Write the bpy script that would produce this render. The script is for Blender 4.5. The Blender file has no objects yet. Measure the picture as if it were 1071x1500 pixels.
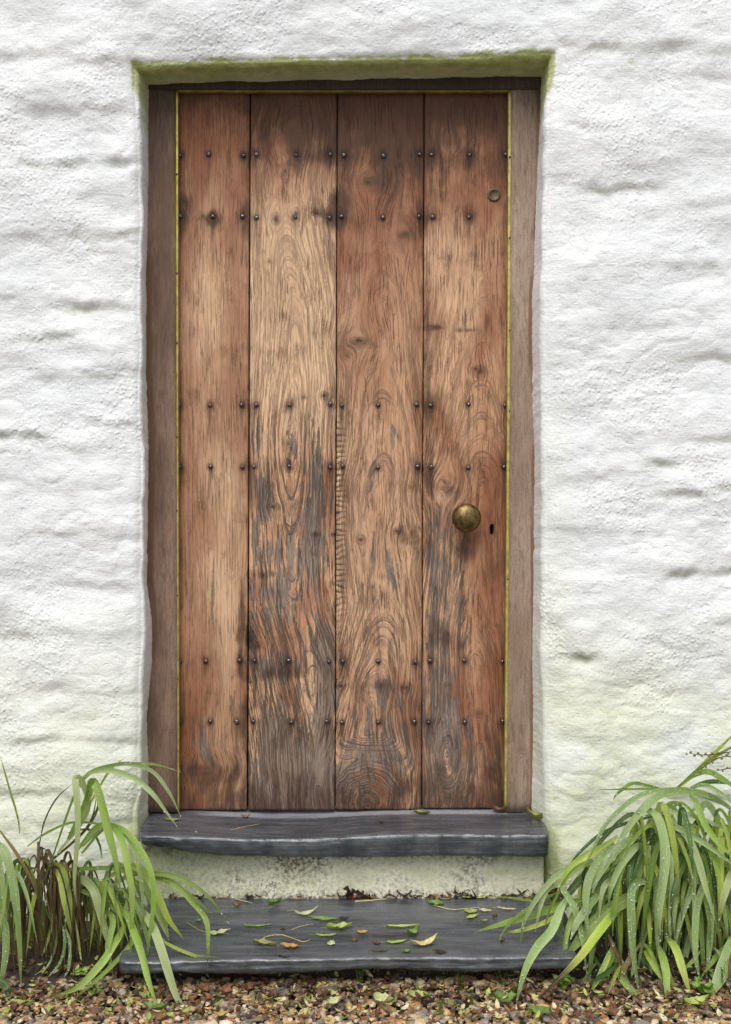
import bpy, bmesh, math, random
import numpy as np
from mathutils import Vector, Matrix

random.seed(7)
RNG = np.random.default_rng(11)
scene = bpy.context.scene
COL = scene.collection

# ------------------------------------------------------------------ camera
D, F = 2.8, 1512.0            # metres from the door's face, focal length in photo pixels
U0, V0 = 535.5, 720.0         # principal point in the photograph
ZC = 1.13                     # eye height above the gravel
cam_data = bpy.data.cameras.new('camera')
cam = bpy.data.objects.new('camera', cam_data)
COL.objects.link(cam)
cam.location = (0, -D, ZC)
cam.rotation_euler = (math.pi / 2, 0, 0)
cam_data.sensor_fit = 'VERTICAL'
cam_data.sensor_height = 36.0
cam_data.sensor_width = 36.0
cam_data.lens = 36.0 * F / 1500.0
cam_data.shift_y = -30.0 / 1500.0
cam_data.clip_start = 0.05
cam_data.clip_end = 500
scene.camera = cam

# ------------------------------------------------------------------ light
SUN_EL, SUN_AZ = math.radians(58), math.radians(200)
world = bpy.data.worlds.new('World')
scene.world = world
world.use_nodes = True
wn = world.node_tree
wn.nodes.clear()
sky = wn.nodes.new('ShaderNodeTexSky')
sky.sky_type = 'NISHITA'
sky.sun_disc = False
sky.sun_elevation = SUN_EL
sky.sun_rotation = SUN_AZ
sky.air_density = 1.0
sky.dust_density = 4.0
sky.ozone_density = 1.0
hs = wn.nodes.new('ShaderNodeHueSaturation')
hs.inputs['Saturation'].default_value = 0.34
bg = wn.nodes.new('ShaderNodeBackground')
bg.inputs['Strength'].default_value = 0.15
wo = wn.nodes.new('ShaderNodeOutputWorld')
wn.links.new(sky.outputs[0], hs.inputs['Color'])
wn.links.new(hs.outputs[0], bg.inputs['Color'])
wn.links.new(bg.outputs[0], wo.inputs['Surface'])
sun_data = bpy.data.lights.new('sun', 'SUN')
sun_data.energy = 1.45
sun_data.angle = math.radians(40)
sun_data.color = (1.0, 0.99, 0.97)
sun = bpy.data.objects.new('sun', sun_data)
COL.objects.link(sun)
# high, in front of the wall, slightly to the left
sd = Vector((-0.16 * math.cos(SUN_EL), -0.9 * math.cos(SUN_EL), math.sin(SUN_EL))).normalized()
sun.rotation_euler = sd.to_track_quat('Z', 'Y').to_euler()
sun.location = (-2, -4, 6)
scene.view_settings.view_transform = 'Standard'
scene.view_settings.look = 'None'
scene.view_settings.gamma = 1.0
scene.view_settings.use_curve_mapping = False
scene.view_settings.exposure = 0.19
scene.cycles.max_bounces = 8
scene.cycles.diffuse_bounces = 4

# ------------------------------------------------------------------ helpers
def W(u, v, y):
    """the place at depth y seen at photo pixel (u, v)"""
    d = D + y
    return Vector(((u - U0) * d / F, y, ZC - (v - V0) * d / F))

def onplane(u, v, z):
    d = F * (ZC - z) / (v - V0)
    return Vector(((u - U0) * d / F, d - D, z))

def tag(o, label=None, cat=None, group=None, kind=None):
    if label: o['label'] = label
    if cat: o['category'] = cat
    if group: o['group'] = group
    if kind: o['kind'] = kind
    return o

def empty(name, loc, label, cat, group=None):
    o = bpy.data.objects.new(name, None)
    o.empty_display_size = 0.05
    COL.objects.link(o)
    o.location = loc
    return tag(o, label, cat, group)

def mesh_from(verts, faces, smooth=True, attrs=None, name='m'):
    me = bpy.data.meshes.new(name)
    verts = np.asarray(verts, dtype=np.float32)
    me.from_pydata(verts.tolist(), [], faces if isinstance(faces, list) else faces.tolist())
    if attrs:
        for k, a in attrs.items():
            a = np.asarray(a, dtype=np.float32)
            if a.ndim == 2:
                at = me.color_attributes.new(k, 'FLOAT_COLOR', 'POINT')
                if a.shape[1] == 3:
                    a = np.hstack([a, np.ones((len(a), 1), np.float32)])
                at.data.foreach_set('color', a.ravel())
            else:
                at = me.attributes.new(k, 'FLOAT', 'POINT')
                at.data.foreach_set('value', a)
    if smooth:
        me.polygons.foreach_set('use_smooth', [True] * len(me.polygons))
    me.update()
    return me

def obj(name, me, mat, parent=None, loc=None):
    if isinstance(me, bmesh.types.BMesh):
        b = me
        me = bpy.data.meshes.new(name)
        b.to_mesh(me)
        b.free()
    o = bpy.data.objects.new(name, me)
    COL.objects.link(o)
    if mat is not None and not me.materials:
        me.materials.append(mat)
    if parent: o.parent = parent
    if loc is not None: o.location = loc
    me.name = name
    return o

# ---- numpy noise
_P = np.random.default_rng(5).random((256, 256, 8)).astype(np.float64)
def vn(x, y, seed=0):
    x = np.asarray(x, float) + seed * 17.31; y = np.asarray(y, float) + seed * 9.77
    xi = np.floor(x).astype(int); yi = np.floor(y).astype(int)
    fx = x - xi; fy = y - yi
    fx = fx * fx * fx * (fx * (fx * 6 - 15) + 10); fy = fy * fy * fy * (fy * (fy * 6 - 15) + 10)
    k = seed % 8
    a = _P[xi % 256, yi % 256, k]; b = _P[(xi + 1) % 256, yi % 256, k]
    c = _P[xi % 256, (yi + 1) % 256, k]; d = _P[(xi + 1) % 256, (yi + 1) % 256, k]
    return (a * (1 - fx) + b * fx) * (1 - fy) + (c * (1 - fx) + d * fx) * fy
def fbm(x, y, oct=4, seed=0, rough=0.5):
    s = 0; a = 1; t = 0
    for i in range(oct):
        c, sn = math.cos(i * 0.7), math.sin(i * 0.7)
        s = s + a * (vn((x * c - y * sn) * 2 ** i, (x * sn + y * c) * 2 ** i, seed + i) - 0.5)
        t += a; a *= rough
    return s / t * 2            # about -1..1
def sst(e0, e1, x):
    t = np.clip((x - e0) / (e1 - e0), 0, 1)
    return t * t * (3 - 2 * t)

# ---- node expressions
class X:
    def __init__(s, nt, sock): s.nt, s.s = nt, sock
    def _m(s, op, *o, clamp=False):
        n = s.nt.nodes.new('ShaderNodeMath'); n.operation = op; n.use_clamp = clamp
        for i, a in enumerate((s,) + o):
            if isinstance(a, X): s.nt.links.new(a.s, n.inputs[i])
            else: n.inputs[i].default_value = a
        return X(s.nt, n.outputs[0])
    def __add__(s, o): return s._m('ADD', o)
    __radd__ = __add__
    def __mul__(s, o): return s._m('MULTIPLY', o)
    __rmul__ = __mul__
    def __sub__(s, o): return s._m('SUBTRACT', o)
    def __rsub__(s, o): return (s * -1.0) + o
    def pow(s, o): return s._m('POWER', o)
    def abs(s): return s._m('ABSOLUTE')
    def sin(s): return s._m('SINE')
    def frac(s): return s._m('FRACT')
    def mx(s, o): return s._m('MAXIMUM', o)
    def mn(s, o): return s._m('MINIMUM', o)
    def clamp(s): return s._m('ADD', 0.0, clamp=True)
    def ss(s, a, b):
        n = s.nt.nodes.new('ShaderNodeMapRange'); n.interpolation_type = 'SMOOTHSTEP'
        s.nt.links.new(s.s, n.inputs[0])
        inv = a > b
        n.inputs[1].default_value = min(a, b); n.inputs[2].default_value = max(a, b)
        n.inputs[3].default_value = 1.0 if inv else 0.0; n.inputs[4].default_value = 0.0 if inv else 1.0
        return X(s.nt, n.outputs[0])

class Mat:
    def __init__(s, name):
        s.m = bpy.data.materials.new(name); s.m.use_nodes = True
        s.nt = s.m.node_tree; s.nt.nodes.clear()
        s.b = s.nt.nodes.new('ShaderNodeBsdfPrincipled')
        s.out = s.nt.nodes.new('ShaderNodeOutputMaterial')
        s.nt.links.new(s.b.outputs[0], s.out.inputs[0])
        s.tc = s.nt.nodes.new('ShaderNodeTexCoord')
    def coord(s, which='Object'):
        sp = s.nt.nodes.new('ShaderNodeSeparateXYZ')
        s.nt.links.new(s.tc.outputs[which], sp.inputs[0])
        return [X(s.nt, o) for o in sp.outputs]
    def vec(s, *c):
        n = s.nt.nodes.new('ShaderNodeCombineXYZ')
        for i, a in enumerate(c):
            if isinstance(a, X): s.nt.links.new(a.s, n.inputs[i])
            else: n.inputs[i].default_value = a
        return X(s.nt, n.outputs[0])
    def noise(s, v, scale=1, detail=3, rough=0.5, dist=0):
        n = s.nt.nodes.new('ShaderNodeTexNoise')
        s.nt.links.new(v.s, n.inputs['Vector'])
        n.inputs['Scale'].default_value = scale; n.inputs['Detail'].default_value = detail
        n.inputs['Roughness'].default_value = rough; n.inputs['Distortion'].default_value = dist
        return X(s.nt, n.outputs[0])
    def voro(s, v, scale=1, feat='F1', rand=1.0, out=0):
        n = s.nt.nodes.new('ShaderNodeTexVoronoi'); n.feature = feat
        s.nt.links.new(v.s, n.inputs['Vector'])
        n.inputs['Scale'].default_value = scale; n.inputs['Randomness'].default_value = rand
        return X(s.nt, n.outputs[out])
    def attr(s, name, out='Fac'):
        n = s.nt.nodes.new('ShaderNodeAttribute'); n.attribute_name = name
        return X(s.nt, n.outputs[out])
    def rand(s):
        n = s.nt.nodes.new('ShaderNodeObjectInfo')
        return X(s.nt, n.outputs['Random'])
    def rgb(s, c):
        n = s.nt.nodes.new('ShaderNodeRGB'); n.outputs[0].default_value = (*c, 1)
        return X(s.nt, n.outputs[0])
    def mix(s, f, a, b, mode='MIX'):
        n = s.nt.nodes.new('ShaderNodeMix'); n.data_type = 'RGBA'; n.blend_type = mode
        if isinstance(f, X): s.nt.links.new(f.s, n.inputs[0])
        else: n.inputs[0].default_value = f
        for i, c in ((6, a), (7, b)):
            if isinstance(c, X): s.nt.links.new(c.s, n.inputs[i])
            else: n.inputs[i].default_value = (*c, 1)
        return X(s.nt, n.outputs[2])
    def set(s, name, v):
        i = s.b.inputs[name]
        if isinstance(v, X): s.nt.links.new(v.s, i)
        elif isinstance(v, tuple): i.default_value = (*v, 1)
        else: i.default_value = v
    def bump(s, h, dist=0.001, strength=1.0, prev=None):
        n = s.nt.nodes.new('ShaderNodeBump')
        n.inputs['Distance'].default_value = dist; n.inputs['Strength'].default_value = strength
        s.nt.links.new(h.s, n.inputs['Height'])
        if prev is not None: s.nt.links.new(prev.s, n.inputs['Normal'])
        r = X(s.nt, n.outputs[0])
        s.nt.links.new(r.s, s.b.inputs['Normal'])
        return r

# ------------------------------------------------------------------ materials
def m_limewash():
    M = Mat('limewash')
    x, y, z = M.coord()
    p = M.vec(x, y, z)
    alg = M.attr('algae'); dirt = M.attr('dirt'); low = M.attr('lowgreen')
    n1 = M.noise(p, 3.0, 4, 0.6); n2 = M.noise(p, 26.0, 5, 0.65)
    base = M.mix(n1.ss(0.3, 0.7), (0.745, 0.768, 0.775), (0.82, 0.835, 0.83))
    base = M.mix(n2.ss(0.52, 0.72) * 0.4, base, (0.67, 0.69, 0.675))
    n5 = M.noise(M.vec(x, y, z * 2.2), 11.0, 5, 0.7)
    base = M.mix(n5.ss(0.55, 0.75) * 0.45, base, (0.66, 0.68, 0.635))
    base = M.mix((low * (0.45 + n2 * 0.9) * n1.ss(0.2, 0.6)).clamp() * 0.8, base, (0.66, 0.69, 0.42))
    d = (dirt * n2.ss(0.3, 0.6)).clamp()
    base = M.mix(d, base, (0.44, 0.47, 0.33))
    n3 = M.noise(M.vec(x * 1.0, y, z * 2.5), 30.0, 5, 0.7)
    am = (alg * (0.72 + 0.5 * n1) + (n3 - 0.5) * 1.7 * alg.ss(0.0, 0.15) * alg.ss(1.05, 0.8)).ss(0.15, 0.85)
    algc = M.mix(n3.ss(0.35, 0.65), (0.27, 0.31, 0.07), (0.46, 0.52, 0.20))
    algc = M.mix((M.attr('palealg') * (0.5 + n3)).clamp() * 0.9, algc, (0.60, 0.64, 0.42))
    base = M.mix(am, base, algc)
    base = M.mix(M.attr('mould') * n3.ss(0.42, 0.55), base, (0.05, 0.05, 0.03))
    M.set('Base Color', base)
    M.set('Roughness', 0.75)
    M.set('Specular IOR Level', 0.25)
    st = M.noise(M.vec(x * 14, y * 30, z * 120), 1.0, 4, 0.7, 0.6)        # brush marks
    gr = M.noise(p, 130.0, 3, 0.7)
    lm = M.noise(M.vec(x, y, z * 1.15), 30.0, 5, 0.66)
    blobs = M.voro(M.vec(x, y, z), 95.0, 'SMOOTH_F1')
    sel = M.noise(p, 5.0, 2).ss(0.45, 0.65)
    pit = M.noise(M.vec(x, y, z * 1.2), 62.0, 3, 0.6).ss(0.60, 0.72)
    b = M.bump(lm * 1.0 + gr * 0.30 + st * 0.30 * sel.ss(1.0, 0.0) + blobs.ss(0.5, 0.0) * 0.40 * sel - pit * 0.22, 0.0043, 1.0)
    return M.m

def m_door():
    """old oak; ring / fibre coordinates and stains ride on the plank's vertices"""
    M = Mat('weathered_oak')
    ring = M.attr('ring'); fib = M.attr('fibre'); vv = M.attr('vv'); pid = M.attr('pid')
    wea = M.attr('weather'); grey = M.attr('grey'); dark = M.attr('dark'); red = M.attr('red'); pale = M.attr('pale'); knot = M.attr('knot')
    big = M.noise(M.vec(fib * 0.016, vv * 0.006, pid), 1, 4, 0.6)
    blot = M.noise(M.vec(fib * 0.035, vv * 0.022, pid + 9.0), 1, 4, 0.65)
    tone = M.noise(M.vec(fib * 0.12, vv * 0.006, pid), 1, 4, 0.65)
    # growth rings: crisp dark latewood lines, broken along their length
    rn = M.noise(M.vec(ring * 0.10, vv * 0.003, pid), 1, 3, 0.65)
    wob = M.noise(M.vec(fib * 0.10, vv * 0.035, pid), 1, 3)
    saw = (ring * 0.150 + rn * 1.5 + wob * 0.22).frac()
    line = saw.ss(0.68, 0.86) * saw.ss(1.0, 0.93)
    line2 = M.noise(M.vec(ring * 0.40, vv * 0.0045, pid), 1, 3, 0.7).ss(0.53, 0.62)
    # open pores: vertical dashes
    pores = M.noise(M.vec(fib * 0.50, vv * 0.020, pid), 1, 3, 0.7).ss(0.52, 0.62)
    pores = pores * M.noise(M.vec(fib * 0.05, vv * 0.012, pid + 2.0), 1, 3).ss(0.30, 0.6)
    pores2 = M.noise(M.vec(ring * 0.33, vv * 0.009, pid + 5.0), 1, 4, 0.75).ss(0.53, 0.61)
    fine = M.noise(M.vec(fib * 0.8, vv * 0.030, pid), 1, 3, 0.75)
    brk = M.noise(M.vec(fib * 0.085, vv * 0.024, pid + 3.0), 1, 5, 0.7)
    lg = M.attr('lg')
    spk = M.noise(M.vec(fib * 0.35, vv * 0.25, pid), 1, 3, 0.7)
    c = M.mix(big.ss(0.36, 0.60), (0.36, 0.16, 0.078), (0.70, 0.425, 0.25))
    c = M.mix(tone.ss(0.48, 0.72) * 0.6, c, (0.33, 0.145, 0.068))
    c = M.mix((red * (0.5 + blot * 0.9)).clamp() * 0.85, c, (0.25, 0.085, 0.038))
    c = M.mix((pale * (0.35 + brk * 1.1)).clamp() * 0.85, c, (0.90, 0.63, 0.40))
    c = M.mix(blot.ss(0.54, 0.70) * 0.45, c, (0.20, 0.085, 0.042))
    c = M.mix(fine.ss(0.45, 0.72) * 0.6, c, (0.24, 0.12, 0.065))
    c = M.mix(spk.ss(0.60, 0.75) * 0.35, c, (0.80, 0.63, 0.46))
    # grey weathering eats in along the grain, tan ridges stay between
    gm = (grey * 1.15 + (brk - 0.5) * 2.6 + (tone - 0.5) * 2.4 + (fine - 0.5) * 0.8 + (pores2 - 0.4) * 0.35 + (line - 0.3) * 0.25).ss(0.60, 0.88) * grey.ss(0.03, 0.2)
    gc = M.mix(fine.ss(0.38, 0.66), (0.12, 0.105, 0.092), (0.33, 0.295, 0.265))
    gc = M.mix(big.ss(0.45, 0.65) * 0.5, gc, (0.17, 0.12, 0.085))
    c = M.mix(gm * 0.80, c, gc)
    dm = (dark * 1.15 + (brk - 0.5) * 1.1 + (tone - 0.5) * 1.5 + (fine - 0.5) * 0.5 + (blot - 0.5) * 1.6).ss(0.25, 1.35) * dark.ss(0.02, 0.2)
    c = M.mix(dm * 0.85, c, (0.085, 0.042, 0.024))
    cut = brk.ss(0.36, 0.58)
    lam = (line * (0.20 + wea * 0.75) * (0.2 + cut * 0.8) * lg).clamp()
    lam2 = (line2 * (0.28 + wea * 0.5) * lg).clamp()
    pm = (pores * (0.62 + wea * 0.3)).mx(pores2 * (wea * 0.8)).clamp()
    grooves = lam.mx(lam2).mx(pm)
    c = M.mix(grooves * 0.86, c, (0.055, 0.034, 0.025))
    c = M.mix((knot * (0.6 + brk * 0.8 + fine * 0.3)).clamp() * 0.92, c, (0.032, 0.017, 0.012))
    M.set('Base Color', c)
    M.set('Roughness', 0.6)
    M.set('Specular IOR Level', 0.3)
    M.bump(fine * 0.35 - grooves * 0.9 - knot * 0.8 - gm * 0.35 + tone * 0.25, 0.0018, 1.0)
    return M.m

def m_frame(name, c1, c2, c3, edge=(0.16, 0.085, 0.045)):
    M = Mat(name)
    x, y, z = M.coord()
    n = M.noise(M.vec(x * 260, y * 260, z * 26), 1, 4, 0.7)
    b = M.noise(M.vec(x * 12, y * 12, z * 2.5), 1, 4, 0.6)
    sp = M.noise(M.vec(x * 500, y * 500, z * 300), 1, 2, 0.6)
    c = M.mix(b.ss(0.35, 0.62), c1, c2)
    c = M.mix(n.ss(0.42, 0.66) * 0.5, c, c3)
    c = M.mix(sp.ss(0.35, 0.2) * 0.4, c, tuple(min(1, k * 1.5) for k in c2))
    c = M.mix(sp.ss(0.56, 0.68) * 0.7, c, (0.07, 0.045, 0.033))
    c = M.mix(M.noise(M.vec(x * 60, y * 60, z * 14), 1, 5, 0.7).ss(0.54, 0.66) * 0.5, c, (0.12, 0.085, 0.06))
    e = M.attr('edge')
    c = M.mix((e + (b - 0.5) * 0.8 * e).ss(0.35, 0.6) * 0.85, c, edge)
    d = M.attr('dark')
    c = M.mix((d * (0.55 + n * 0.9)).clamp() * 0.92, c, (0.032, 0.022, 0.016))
    M.set('Base Color', c); M.set('Roughness', 0.6); M.set('Specular IOR Level', 0.3)
    M.bump(n * 0.9 + sp * 0.6, 0.0020)
    return M.m

def m_slate():
    M = Mat('wet_slate')
    x, y, z = M.coord()
    p = M.vec(x, y, z)
    fr = M.attr('front')
    n1 = M.noise(M.vec(x * 3, y * 14, z * 10), 1, 5, 0.6); n2 = M.noise(M.vec(x * 9, y * 90, z * 90), 1, 4, 0.65)
    n3 = M.noise(p, 14, 4, 0.6)
    c = M.mix(n1.ss(0.3, 0.7), (0.036, 0.040, 0.048), (0.086, 0.091, 0.104))
    c = M.mix(n2.ss(0.45, 0.7) * 0.6, c, (0.15, 0.15, 0.162))
    c = M.mix(M.noise(M.vec(x * 5, y * 20, z * 5), 1, 4).ss(0.55, 0.7) * 0.5, c, (0.035, 0.034, 0.042))
    c = M.mix(fr, c, M.mix(n3.ss(0.35, 0.65), (0.035, 0.041, 0.047), (0.085, 0.094, 0.10)))
    ch = M.attr('chip')
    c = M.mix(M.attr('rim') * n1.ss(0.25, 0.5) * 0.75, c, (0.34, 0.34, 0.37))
    c = M.mix((ch * n3.ss(0.46, 0.62)).clamp() * 0.55, c, (0.20, 0.22, 0.25))
    c = M.mix(M.noise(p, 6, 3).ss(0.62, 0.75) * 0.35, c, (0.10, 0.12, 0.055))
    M.set('Base Color', c)
    M.set('Roughness', n3.ss(0.3, 0.7) * 0.22 + 0.10)
    M.set('Specular IOR Level', 0.65)
    ly = M.noise(M.vec(x * 4, y * 30, z * 160), 1, 3, 0.6)
    M.bump(n1 * 0.4 + n2 * 0.45 + n3 * 0.5 + ly * fr * 0.8 + M.noise(p, 120, 3, 0.7) * 0.25, 0.003)
    return M.m

def m_riser():
    M = Mat('flaking_render')
    x, y, z = M.coord()
    p = M.vec(x, y, z)
    n = M.noise(p, 110, 5, 0.75); b = M.noise(M.vec(x, y, z * 1.4), 6.5, 4, 0.65); cr = M.voro(M.vec(x + n * 0.01, y, z + b * 0.01), 150, 'DISTANCE_TO_EDGE')
    c = M.mix(b.ss(0.3, 0.7), (0.64, 0.64, 0.44), (0.82, 0.80, 0.67))
    c = M.mix(n.ss(0.45, 0.7) * 0.55, c, (0.33, 0.36, 0.25))
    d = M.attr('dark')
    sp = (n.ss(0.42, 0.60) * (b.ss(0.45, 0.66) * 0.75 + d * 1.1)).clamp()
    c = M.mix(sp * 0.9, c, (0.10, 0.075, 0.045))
    g = M.attr('green')
    c = M.mix((g * (0.4 + n)).clamp() * 0.6, c, (0.26, 0.31, 0.12))
    c = M.mix(cr.ss(0.08, 0.0) * b.ss(0.46, 0.62) * 0.35, c, (0.08, 0.065, 0.045))
    M.set('Base Color', c); M.set('Roughness', 0.85)
    M.bump(n * 0.8 - cr.ss(0.1, 0.0) * 0.12 + b, 0.004)
    return M.m

def m_vcol(name, rough=0.5, trans=0.0, spec=0.4, bump=0.0, bscale=200, var=0.25, stripes=False, coat=0):
    M = Mat(name)
    x, y, z = M.coord()
    c = M.attr('Col', 'Color')
    n = M.noise(M.vec(x, y, z), bscale, 3, 0.6)
    c2 = M.mix(n.ss(0.3, 0.7) * var, c, (0.04, 0.035, 0.02), 'MIX')
    h = n
    if stripes:
        a = M.attr('across')
        s = (a * 26.0 + n * 2.0).sin()
        c2 = M.mix(s.ss(0.2, 1.0) * 0.30, c2, (0.06, 0.11, 0.03))
        c2 = M.mix((a * a).ss(0.03, 0.0) * 0.35, c2, (0.45, 0.55, 0.22))
        big = M.noise(M.vec(x, y, z), 22, 3, 0.6)
        c2 = M.mix(big.ss(0.5, 0.75) * 0.25, c2, (0.36, 0.42, 0.16))
        h = s * 0.5 + n * 0.5
    M.set('Base Color', c2); M.set('Roughness', rough); M.set('Specular IOR Level', spec)
    if coat: M.set('Coat Weight', coat)
    if bump: M.bump(h, bump)
    if trans:
        t = M.nt.nodes.new('ShaderNodeBsdfTranslucent'); M.nt.links.new(c2.s, t.inputs[0])
        mx = M.nt.nodes.new('ShaderNodeMixShader'); mx.inputs[0].default_value = trans
        M.nt.links.new(M.b.outputs[0], mx.inputs[1]); M.nt.links.new(t.outputs[0], mx.inputs[2])
        M.nt.links.new(mx.outputs[0], M.out.inputs[0])
    return M.m

def m_metal(name, c1, c2, rough, scale=60, metallic=1.0, bump=0.0004):
    M = Mat(name)
    x, y, z = M.coord()
    n = M.noise(M.vec(x, y, z), scale, 4, 0.6)
    M.set('Base Color', M.mix(n.ss(0.35, 0.65), c1, c2))
    M.set('Metallic', metallic); M.set('Roughness', n * 0.3 + rough)
    M.bump(n, bump)
    return M.m

def m_flat(name, c, rough=0.8):
    M = Mat(name)
    x, y, z = M.coord()
    n = M.noise(M.vec(x, y, z), 40, 4, 0.6)
    M.set('Base Color', M.mix(n.ss(0.3, 0.7), c, tuple(k * 0.55 for k in c)))
    M.set('Roughness', rough)
    M.bump(n, 0.004)
    return M.m

MT = dict(lime=m_limewash(), door=m_door(), slate=m_slate(), riser=m_riser(),
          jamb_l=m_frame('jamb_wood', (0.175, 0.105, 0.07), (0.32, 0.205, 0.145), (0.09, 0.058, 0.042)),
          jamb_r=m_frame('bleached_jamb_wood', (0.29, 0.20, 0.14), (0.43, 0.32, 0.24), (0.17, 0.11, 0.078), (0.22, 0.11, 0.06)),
          iron=m_metal('black_iron', (0.06, 0.052, 0.058), (0.20, 0.185, 0.20), 0.10, 300, 0.85),
          brass=m_metal('aged_brass', (0.12, 0.085, 0.035), (0.25, 0.18, 0.08), 0.30, 60),
          darkbrass=m_metal('dull_bronze', (0.09, 0.07, 0.035), (0.14, 0.11, 0.06), 0.4, 120, 0.7),
          strip=m_metal('strip_brass', (0.38, 0.32, 0.07), (0.60, 0.52, 0.15), 0.35, 40, 0.5),
          blade=m_vcol('leaf_blade', 0.30, 0.34, 0.6, 0.0006, 300, 0.12, True),
          dead=m_vcol('dead_leaf', 0.5, 0.1, 0.4, 0.001, 150, 0.35),
          stone=m_vcol('wet_pebble', 0.3, 0.0, 0.5, 0.0012, 160, 0.35),
          soil=m_flat('damp_soil', (0.035, 0.026, 0.018), 0.75),
          black=m_flat('hollow_black', (0.01, 0.009, 0.008), 0.9))
M_ = Mat('dew'); M_.set('Base Color', (0.92, 0.97, 0.95)); M_.set('Roughness', 0.08); M_.set('Specular IOR Level', 0.9); M_.set('Transmission Weight', 0.35); M_.set('IOR', 1.33)
MT['dew'] = M_.m
M_ = Mat('gravel_bed'); x, y, z = M_.coord()
p_ = M_.vec(x, y, z); vc = M_.voro(p_, 70, 'F1', 1, 1)
hn = M_.nt.nodes.new('ShaderNodeHueSaturation'); M_.nt.links.new(vc.s, hn.inputs['Color']); hn.inputs['Saturation'].default_value = 0.25; hn.inputs['Value'].default_value = 0.3
cc = M_.mix(0.6, X(M_.nt, hn.outputs[0]), (0.16, 0.105, 0.065)); M_.set('Base Color', cc); M_.set('Roughness', 0.6)
M_.bump(M_.voro(p_, 70), 0.01)
MT['bed'] = M_.m

# ------------------------------------------------------------------ ground
ground_me = mesh_from([(-40, -40, -0.012), (40, -40, -0.012), (40, 40, -0.012), (-40, 40, -0.012)], [(0, 1, 2, 3)], False)
tag(obj('ground', ground_me, MT['bed']), kind='structure')

# soil banked along the foot of the wall
def soil_bank():
    xs = np.linspace(-1.7, 1.7, 170); ys = np.linspace(-0.56, -0.10, 40)
    XX, YY = np.meshgrid(xs, ys)
    side = np.maximum(sst(-0.50, -0.66, XX), sst(0.48, 0.60, XX))
    hgt = 0.035 * side * sst(-0.55, -0.40, YY) - 0.006 + 0.012 * fbm(XX * 18, YY * 18, 4, 3) - 0.010 * (1 - side)
    v = np.stack([XX, YY, hgt], -1).reshape(-1, 3)
    n, m = len(xs), len(ys)
    idx = np.arange(n * m).reshape(m, n)
    f = np.stack([idx[:-1, :-1], idx[:-1, 1:], idx[1:, 1:], idx[1:, :-1]], -1).reshape(-1, 4)
    tag(obj('soil', mesh_from(v, f), MT['soil']), kind='structure')
soil_bank()

# ------------------------------------------------------------------ whitewashed wall
YW = -0.14                    # the wall's face
LEDGES = [(-80, 115, 78, 5), (118, 204, 91, 5), (40, 212, 160, 5), (28, 208, 241, 8), (100, 212, 340, 8), (-80, 70, 350, 4),
          (85, 182, 451, 8), (-80, 25, 434, 7), (55, 216, 548, 6), (-80, 62, 638, 11), (55, 130, 655, 6), (-40, 100, 705, 4),
          (40, 218, 782, 5), (-80, 60, 803, 5), (90, 220, 860, 3), (-80, 50, 936, 8), (60, 215, 925, 4), (20, 200, 1012, 4),
          (-80, 220, 1085, 5), (-80, 120, 1165, 6), (60, 230, 1205, 5), (-80, 40, 520, 4), (20, 110, 495, 6), (-80, 10, 270, 4), (130, 215, 620, 5),
          (220, 420, 28, 4), (500, 760, 36, 3), (300, 520, -20, 4),
          (826, 1004, 68, 7), (1035, 1140, 78, 6), (815, 890, 182, 4), (1000, 1140, 112, 4), (960, 1120, 225, 4), (850, 985, 276, 7),
          (955, 1060, 388, 5), (818, 900, 385, 4), (870, 1000, 482, 4), (985, 1140, 523, 6), (945, 988, 679, 11), (968, 1045, 719, 10),
          (1045, 1140, 715, 6), (848, 930, 692, 4), (955, 1140, 838, 9), (836, 874, 962, 10), (1015, 1140, 912, 5), (955, 1020, 1012, 5),
          (812, 1000, 1085, 4), (1000, 1140, 300, 5), (880, 960, 590, 5), (960, 1020, 560, 5), (860, 1140, 1170, 5), (820, 960, 780, 4), (1010, 1140, 640, 6)]
_rl = random.Random(3)
for v in range(-40, 1300, 95):
    for u in (-420, -240, 1170, 1350):
        LEDGES.append((u + _rl.uniform(-50, 30), u + _rl.uniform(110, 190), v + _rl.uniform(-25, 25), _rl.uniform(3, 8)))

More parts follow.
